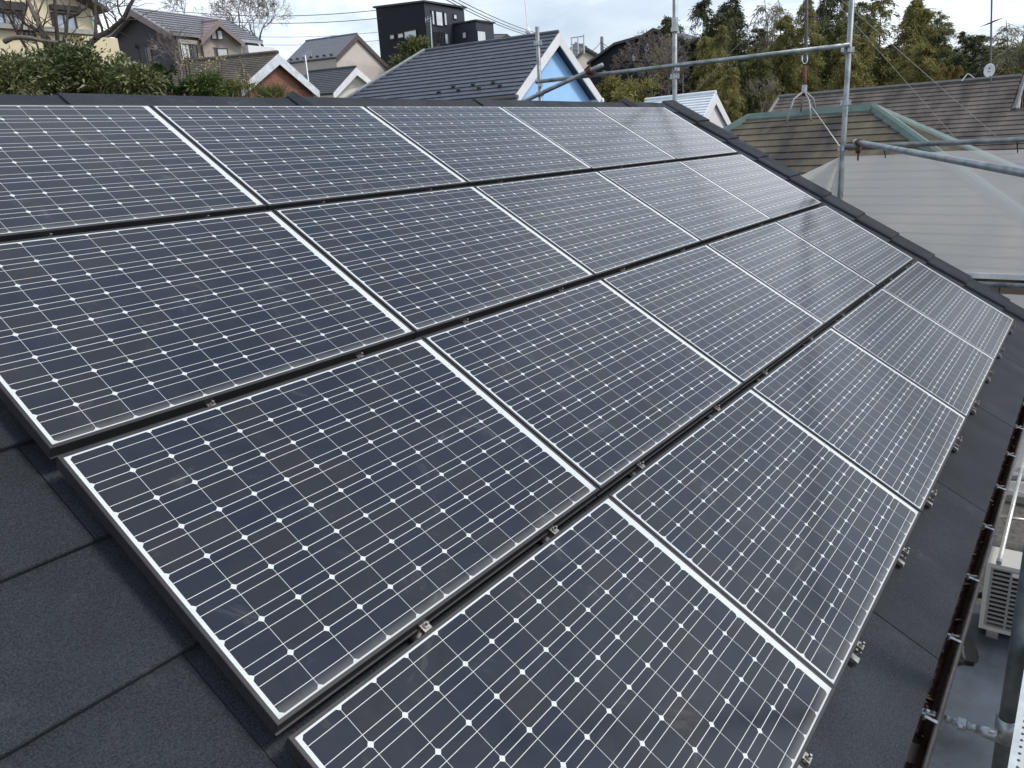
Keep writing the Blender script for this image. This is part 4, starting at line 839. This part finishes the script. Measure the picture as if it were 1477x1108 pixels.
def plume_tree(H, W, seed, kind, nb=60, per=55, ln=.42, wd=.055, sparse=1.0, low=.12, lean=.0):
    """bamboo-like tree: arching culm, feathery side branches with hanging leaf sprays"""
    rs = np.random.default_rng(seed); P = []; A = []; mbT = MB(); mbB = MB()
    cul = []
    for c in range(3):
        bx, by = rs.normal(0, W * .16, 2); la = rs.uniform(0, 2 * math.pi); lb = rs.uniform(.05, .2) * W + lean; hh = H * rs.uniform(.82, 1.0)
        path = [V((bx + math.cos(la) * lb * (t ** 2), by + math.sin(la) * lb * (t ** 2), hh * t * (1 - .04 * t ** 3))) for t in np.linspace(0, 1, 9)]
        mbT.tube(path, [.075 * (1 - .85 * t) + .008 for t in np.linspace(0, 1, 9)], 5); cul.append((path, hh))
    for b in range(nb):
        path, hh = cul[b % 3]; t = low + (1 - low) * rs.uniform(0, 1) ** .75; k = min(7, int(t * 8)); p = path[k].lerp(path[k + 1], t * 8 - k)
        prof = ((1 - t) ** .62 + .06) * (.6 + .4 * min(1, t / .3)); Lb = W * .62 * prof * rs.uniform(.5, 1.25) + .12; az = rs.uniform(0, 2 * math.pi); el = rs.uniform(.15, .8)
        d = V((math.cos(az) * math.cos(el), math.sin(az) * math.cos(el), math.sin(el)))
        pts = [p + d * Lb * s - ZU * Lb * .75 * s * s for s in np.linspace(0, 1, 6)]
        mbB.tube(pts, [.016, .014, .012, .009, .007, .004], 3, False)
        m_ = int(per * (.4 + .6 * Lb / (W * .62)) * rs.uniform(.7, 1.2)); ss = rs.uniform(.15, 1.05, m_)
        for s in ss:
            q = p + d * Lb * s - ZU * Lb * .75 * s * s; o = rs.normal(0, .07 + .10 * Lb * .35, 3); P.append((q.x + o[0], q.y + o[1], q.z + o[2]))
            a = rs.normal(0, .75, 3); A.append((d.x * .8 + a[0], d.y * .8 + a[1], -.55 + a[2] * .7))
    me = leaves_mesh("crown", np.array(P), np.array(A), ln, wd, LM[kind], .2)
    t_me = mbT.build("trunk", M_CULM).data; b_me = mbB.build("branches", M_CULM).data
    for o in [o for o in bpy.data.objects if o.data in (t_me, b_me)]: bpy.data.objects.remove(o)
    return me, t_me, b_me
VAR = {}
for i, kind in enumerate(("olive", "dark", "mid", "olive", "dark", "pale", "mid", "yellow")):
    VAR[i] = plume_tree(10, 4.2 if kind != "pale" else 4.6, 100 + i, kind, 170 if kind != "pale" else 80, 150 if kind != "pale" else 46, .27 if kind != "pale" else .46, .034, low=.08)
def plant_tree(px, ytop, D, var, wpx, label, name="bamboo_clump", cat="bamboo", group="bamboo and trees on the wooded hill", rot=None):
    top = at(px, ytop, D); zb_ = ground_z(top.x, top.y) - .3; H = top.z - zb_
    root = empty(name, (top.x, top.y, zb_)); root.scale = (wpx * 1.28 * D / FPX / 4.0,) * 2 + (H / 9.0,); root.rotation_euler = (0, 0, rot if rot is not None else random.uniform(0, 6.28)); tag(root, label, cat, group)
    for nm, me in zip(("crown", "trunk", "branches"), VAR[var]):
        o = bpy.data.objects.new(nm, me); COL.objects.link(o); o.parent = root
    return root
T = [(1004, 6, 60, 1, 62, "dark feathery bamboo beside the far scaffold pole"), (1038, 46, 57, 3, 46, "low olive bamboo just right of the far scaffold pole's dark clump"),
     (1066, 2, 63, 4, 56, "tall dark bamboo with a ragged split top, left of the aerial mast"), (1040, 30, 70, 4, 50, "dark bamboo in shade behind the white roofed house"),
     (1096, 48, 66, 1, 52, "dark clump in the dip between two tall bamboos"), (1125, -14, 62, 5, 62, "pale wispy bamboo plumes leaning left of the aerial mast"),
     (1152, 12, 58, 0, 52, "yellow olive bamboo directly behind the aerial mast"), (1180, -12, 66, 4, 58, "dark bamboo towering behind the aerial mast's antenna"),
     (1204, 12, 60, 6, 50, "mid green bamboo just left of the near scaffold pole"), (1252, 4, 64, 2, 58, "mid green bamboo just right of the near scaffold pole"),
     (1232, 50, 56, 0, 52, "olive bamboo half hidden by the near scaffold pole"), (1296, -6, 57, 3, 66, "largest olive bamboo with a rounded full crown"),
     (1322, 62, 52, 0, 52, "low olive bamboo in front of the largest crown"), (1334, 8, 68, 4, 46, "thin pointed dark bamboo right of the largest crown"),
     (1362, 20, 62, 2, 54, "pointed mid green bamboo in the middle of the right group"), (1376, 92, 50, 7, 26, "small yellow orange shrub above the brown ridge"),
     (1405, 46, 60, 4, 50, "dark rounded tree left of the satellite dish"), (1438, 60, 66, 6, 44, "sparse tree behind the satellite dish"),
     (1388, 84, 54, 1, 40, "low dark bush above the brown ridge"), (1484, 18, 50, 5, 66, "pale drooping bamboo at the right picture edge"), (1470, 74, 54, 0, 40, "low olive bush at the right picture edge"),
     (1060, 104, 46, 3, 46, "olive bamboo sprays hanging beside the white gable"), (1118, 116, 47, 0, 30, "little olive bamboo left of the brown roof's end"),
     (1090, 70, 58, 6, 44, "mid green bamboo in the second rank behind the white gable"), (1150, 70, 64, 1, 60, "dark bamboo filling behind the olive clump of the mast"), (1200, 80, 66, 4, 62, "shaded bamboo behind the near scaffold pole"),
     (1262, 70, 68, 1, 62, "shaded bamboo behind the guy wires"), (1345, 72, 70, 4, 62, "shaded bamboo behind the brown ridge's middle"), (1420, 88, 70, 1, 60, "shaded bamboo behind the dish mast"),
     (1530, 10, 50, 3, 70, "olive bamboo past the right picture edge"), (1575, -10, 58, 4, 80, "dark bamboo past the right picture edge"), (1690, -30, 46, 6, 90, "mid green bamboo well past the right picture edge"), (1830, -20, 40, 4, 80, "dark bamboo farthest past the right picture edge"), (1630, -150, 42, 1, 60, "unseen tall dark bamboo added right of view to streak the panel reflections"), (1745, -210, 38, 6, 70, "unseen tallest bamboo added right of view to streak the panel reflections")]  # two tallest bamboos are unseen, added for dark streaks in the panel reflections
for t in T: plant_tree(*t)
# the wood behind reads as one dark mass
P = []; A = []
for k in range(24000):
    px = rng.uniform(975, 1620); D = rng.uniform(70, 84); py = rng.uniform(84 + 14 * math.sin(px * .05) + 9 * math.sin(px * .13), 205); q = at(px, py, D)
    P.append(tuple(q)); A.append(tuple(rng.normal(0, 1, 3)))
tag(addobj("far_wood", leaves_mesh("far_wood", np.array(P), np.array(A), 1.0, .24, LM["mid"]), None), kind="stuff")

# bare trees
def bare_tree(H, seed, depth=6, spread=.55, r0=.16, up=.25, m=None, trunk=.28, twig=.006, name="bare"):
    rs = random.Random(seed); mb = MB(); tips = []
    def grow(p, d, L_, r, k):
        pts = [p]; dd = d.copy(); n = 4 if k < 3 else 3
        for i in range(n):
            dd = (dd + V((rs.gauss(0, .16), rs.gauss(0, .16), rs.gauss(0, .12) + up * .12))).normalized(); pts.append(pts[-1] + dd * L_ / n)
        r1 = max(twig, r * .62); mb.tube(pts, [r + (r1 - r) * i / n for i in range(n + 1)], 6 if k < 2 else (4 if k < 4 else 3), False)
        if k >= depth: tips.append(pts[-1]); return
        nk = rs.choice((2, 3, 3)) if k < depth - 1 else rs.choice((2, 3))
        for c in range(nk):
            ax = dd.orthogonal().normalized(); ax.rotate(Matrix.Rotation(rs.uniform(0, 6.28), 3, dd)); q = dd.copy(); q.rotate(Matrix.Rotation(rs.uniform(.5, 1.25) * spread * (1 if c else .55), 3, ax))
            at_ = pts[-1] if c < 2 else pts[rs.choice((2, n - 1))]
            grow(at_, q, L_ * rs.uniform(.70, .92), r1 * rs.uniform(.72, .98), k + 1)
    grow(V((0, 0, 0)), V((0, 0, 1)), H * trunk, r0, 0); return mb, tips
def place_bare(px, pyb, D, H, seed, label, m=M_BARK, name="bare_tree", **k):
    b = at(px, pyb, D); z = ground_z(b.x, b.y); root = empty(name, (b.x, b.y, z)); tag(root, label, "bare tree")
    mb, tips = bare_tree(H, seed, **k); zt_ = b.z - z
    o = mb.build("branches", m); o.parent = root; o.matrix_parent_inverse = Matrix(); o.location = (0, 0, zt_)
    t2 = MB(); r0 = k.get("r0", .16); t2.tube([(0, 0, -.2), (.05, 0, zt_ * .5), (0, 0, zt_ + .02)], [r0 * 1.3, r0 * 1.1, r0], 8); o = t2.build("trunk", m); o.parent = root; o.matrix_parent_inverse = Matrix()
    return root, tips, zt_
place_bare(385, 86, 58, 7.2, 5, "big spreading bare tree behind the brick house roof", M_BARK2, depth=7, spread=.85, r0=.15, twig=.011, trunk=.19)
place_bare(350, 70, 60, 6.0, 9, "bare tree just right of the grey house dormer", M_BARK2, depth=7, spread=.85, r0=.13, twig=.011, trunk=.19)
place_bare(270, 50, 62, 5.6, 14, "bare treetop showing over the grey house ridge", M_BARK2, depth=7, spread=.9, r0=.09, twig=.011, trunk=.19)
place_bare(152, 64, 50, 6.4, 21, "bare tree between the cream and the grey house", M_BARK, depth=7, spread=.8, r0=.11, twig=.011, trunk=.19)
place_bare(172, 46, 56, 5.4, 33, "thin bare tree behind the grey house's left verge", M_BARK2, depth=7, spread=.85, r0=.09, twig=.011, trunk=.19)
place_bare(905, 132, 46, 3.3, 41, "twiggy reddish bare shrub below the round-window house", M_BARK2, "bare_shrub", depth=7, spread=.8, r0=.06, twig=.011, trunk=.22)
place_bare(940, 128, 45, 3.6, 43, "twiggy bare shrub left of the far scaffold pole", M_BARK2, "bare_shrub", depth=7, spread=.8, r0=.06, twig=.011, trunk=.22)
place_bare(965, 138, 43, 3.2, 47, "grey bare shrub right behind the far scaffold pole", M_BARK2, "bare_shrub", depth=7, spread=.85, r0=.06, twig=.011, trunk=.22)
place_bare(985, 110, 48, 3.4, 48, "bare shrub at the foot of the dark bamboo", M_BARK2, "bare_shrub", depth=6, spread=.85, r0=.05, twig=.011, trunk=.22)
place_bare(1100, 172, 33, 1.7, 51, "little bare shrub between the white gable and the brown roof", M_BARK2, "bare_shrub", depth=6, spread=.8, r0=.03, twig=.006)
place_bare(262, 118, 17, 1.25, 55, "pale budding shrub with yellow blossom before the grey house", M_BARK2, "bare_shrub", depth=6, spread=.6, r0=.018, twig=.003)
# near tree at far left: pruned limbs
root = empty("pruned_tree", at(88, 150, 20)); tag(root, "dark pruned tree with bare limbs in front of the cream house", "bare tree")
LIMB = [([(84, 150), (72, 72), (58, 40), (48, 18), (38, -12)], .11, M_BARK2), ([(84, 82), (82, 45), (79, 0), (78, -15)], .075, M_BARK), ([(89, 80), (93, 55), (97, 28), (100, 8)], .06, M_BARK),
        ([(97, 27), (112, 21), (124, 12), (131, 0), (134, -10)], .045, M_BARK), ([(112, 88), (133, 60), (158, 45), (178, 28), (192, 0)], .10, M_BARK), ([(137, 56), (138, 25), (140, -8)], .06, M_BARK),
        ([(46, 82), (26, 50), (12, 22), (-2, 8)], .055, M_BARK), ([(66, 50), (38, 36), (14, 10), (-4, -4)], .05, M_BARK), ([(7, 60), (18, 55), (32, 54), (60, 59), (100, 64)], .085, M_BARK2),
        ([(80, 70), (60, 42), (50, 30)], .04, M_BARK), ([(24, 48), (31, 44), (33, 30), (39, 10), (40, -5)], .04, M_BARK), ([(158, 45), (150, 20), (140, 2)], .04, M_BARK), ([(178, 28), (170, 10), (168, -8)], .035, M_BARK), ([(60, 80), (52, 60), (50, 48), (44, 36)], .035, M_BARK)]
for k, (pts, r_, m_) in enumerate(LIMB):
    D0 = 20 + .25 * math.sin(k * 2.1); P_ = [at(x, y, D0 + .12 * math.sin(i * 1.7 + k)) for i, (x, y) in enumerate(pts)]
    P2 = []
    for i in range(len(P_) - 1):
        for s in (0, .5): q = P_[i].lerp(P_[i + 1], s); P2.append(q + V((random.gauss(0, .02), random.gauss(0, .02), random.gauss(0, .02))) if s else q)
    P2.append(P_[-1]); n_ = len(P2); mb = MB(); mb.tube(P2, [r_ * .80 * (1 - .45 * i / (n_ - 1)) for i in range(n_)], 8); mb.build("limb", m_, root, True)
mb = MB()
for k in range(80):
    li = random.choice(LIMB); i = random.randrange(1, len(li[0])); x, y = li[0][i]; p = at(x, y, 20); d = V((random.gauss(0, .6), random.gauss(0, .3), random.gauss(.5, .5))); pts = [p]
    for s in range(4): pts.append(pts[-1] + d * .22 + V((random.gauss(0, .05), random.gauss(0, .05), random.gauss(0, .05))))
    mb.tube(pts, [.014, .012, .010, .007, .004], 4, False)
mb.build("twigs", M_BARK, root)

# hedge shrubs and small plants beyond the ridge
LM["hedge"] = leaf_mat("hedge_leaves", [(.012, .022, .007), (.042, .066, .020), (.11, .14, .045), (.30, .31, .17)], .4, .2)
LM["hedge2"] = leaf_mat("hedge_leaves_b", [(.02, .032, .010), (.075, .095, .03), (.18, .195, .075), (.40, .39, .23)], .4, .2)
LM["conifer"] = leaf_mat("conifer_leaves", [(.008, .018, .004), (.02, .042, .008), (.038, .07, .014), (.06, .095, .022)], .5, .2)
LM["bright"] = leaf_mat("bright_leaves", [(.018, .035, .006), (.05, .085, .014), (.085, .125, .022), (.13, .17, .04)], .5, .25)
LM["palm"] = leaf_mat("palm_leaves", [(.03, .05, .012), (.07, .10, .025), (.10, .125, .03), (.15, .16, .05)], .45, .2)
LM["bud"] = leaf_mat("yellow_buds", [(.30, .24, .08), (.42, .35, .14), (.5, .43, .2)], .6, .3)
def shrub(px, py, D, rx, rz, n, kind, ln, wd, label, name="shrub", cat="shrub", group="shrubs along the back of the house", up=.2):
    c_ = at(px, py, D); zb_ = min(-1.6, c_.z - 1.5); root = empty(name, (c_.x, c_.y, zb_)); tag(root, label, cat, group)
    P = []; A = []; nc = max(12, n // 60); cen = rng.normal(size=(nc, 3)); cen /= np.linalg.norm(cen, axis=1, keepdims=True); cen *= rng.uniform(.35, 1.0, (nc, 1))
    for k in range(n):
        cc = cen[rng.integers(nc)]; o = rng.normal(0, .17, 3); q = (cc + o) * np.array([rx, rx * .8, rz]); P.append(q + np.array([0, 0, c_.z - zb_]))
        a = q / np.array([rx, rx, rz]) + rng.normal(0, .6, 3); a[2] += up; A.append(a)
    addobj("foliage", leaves_mesh("foliage", np.array(P), np.array(A), ln, wd, LM[kind], .25), root)
    mb = MB()
    for k in range(10):
        cc = cen[k % nc]; e = V((cc[0] * rx, cc[1] * rx * .8, cc[2] * rz + c_.z - zb_)); mb.tube([V((e.x * .1, e.y * .1, -.3)), V((e.x * .4, e.y * .4, (c_.z - zb_) * .6)), e], [.03, .02, .006], 5)
    o = mb.build("stems", M_BARK); o.parent = root; o.matrix_parent_inverse = Matrix()
shrub(12, 122, 12.0, .62, 0.45, 4420, "hedge2", .105, .0165, "pale leafed hedge shrub at the far left edge", "hedge_shrub")
shrub(60, 118, 12.6, .62, 0.45, 4760, "hedge", .105, .0165, "hedge shrub with glossy dark leaves below the pruned tree", "hedge_shrub")
shrub(112, 112, 13.0, .64, 0.45, 5100, "hedge", .105, .0165, "tallest hedge shrub in the middle of the green mass", "hedge_shrub")
shrub(160, 116, 13.0, .55, 0.41, 4760, "hedge2", .105, .0165, "light bladed hedge shrub left of the dark door", "hedge_shrub")
shrub(198, 124, 12.8, .42, 0.30, 3740, "hedge2", .105, .0165, "low hedge shrub with pale grassy blades before the dark door", "hedge_shrub")
shrub(92, 90, 13.6, .40, 0.19, 1530, "hedge", .105, .0165, "upper sprig of glossy leaves at the pruned tree's foot", "hedge_shrub")
shrub(232, 106, 13.4, .20, .22, 900, "conifer", .10, .012, "dark green upright evergreen right of the dark door", "evergreen_shrub", up=.8)
shrub(222, 122, 13.0, .34, .16, 1100, "conifer", .10, .012, "low dark evergreen spreading along the ridge", "evergreen_shrub", up=.5)
shrub(301, 122, 13.2, .34, .20, 1700, "bright", .075, .014, "rounded bright green bush left of the palm", "bright_bush", up=.3)
shrub(262, 126, 13.2, .26, .12, 900, "conifer", .08, .013, "low dark bush between the evergreen and the bright bush", "evergreen_shrub", up=.4)
shrub(345, 128, 13.6, .30, .10, 700, "mid", .10, .012, "straggly low green shrub left of the palm fronds", "shrub")
shrub(880, 132, 44, 1.1, .8, 1500, "olive", .30, .05, "olive green bush at the blue house's right foot", "shrub")
shrub(916, 138, 42, 1.5, .7, 1500, "olive", .30, .05, "wide olive bush under the bare reddish shrubs", "shrub")
shrub(955, 92, 50, 1.0, 1.6, 900, "olive", .28, .05, "thin olive shrub growing before the round window's house", "shrub")
shrub(602, 70, 64, 1.5, .8, 1700, "mid", .36, .07, "olive clipped tree in front of the black modern house", "garden_tree", "tree")
shrub(578, 90, 63, 1.4, .8, 900, "dark", .36, .07, "dark bush beneath the olive tree by the black house", "shrub")
shrub(303, 88, 19, .42, .5, 120, "bud", .06, .022, "sparse yellow blossom sprays before the brick house roof", "blossom_shrub")
shrub(262, 84, 19, .30, .42, 90, "bud", .055, .02, "sparse yellow blossom sprays before the grey house", "blossom_shrub")
shrub(350, 108, 19, .26, .35, 90, "bud", .055, .02, "pale buds at the left foot of the brick gable", "blossom_shrub")
# fan palm
c_ = at(392, 146, 14.5); root = empty("fan_palm", (c_.x, c_.y, -2.6)); tag(root, "spiky green palm fronds showing above the ridge before the brick gable", "palm")
P = []; A = []
for f_ in range(5):
    az0 = rng.uniform(-.6, .6); cx_ = c_ + V((.59, -.268, 0)) * ((f_ - 2) * .17) + V((.76, .58, 0)) * rng.uniform(-.15, .15)
    for k in range(26):
        a = math.pi * (.12 + .76 * k / 25); d = V((.59, -.268, 0)) * math.cos(a) + ZU * math.sin(a) + V((.7, .5, 0)) * rng.normal(0, .12); P.append((cx_.x - c_.x, cx_.y - c_.y, cx_.z + 2.6 + rng.normal(0, .01))); A.append(tuple(d))
addobj("fronds", leaves_mesh("fronds", np.array(P), np.array(A), .40, .010, LM["palm"], .12), root)
mb = MB(); mb.tube([(0, 0, -.2), (0, 0, c_.z + 2.6)], [.10, .08], 8); o = mb.build("trunk", M_BARK); o.parent = root; o.matrix_parent_inverse = Matrix()
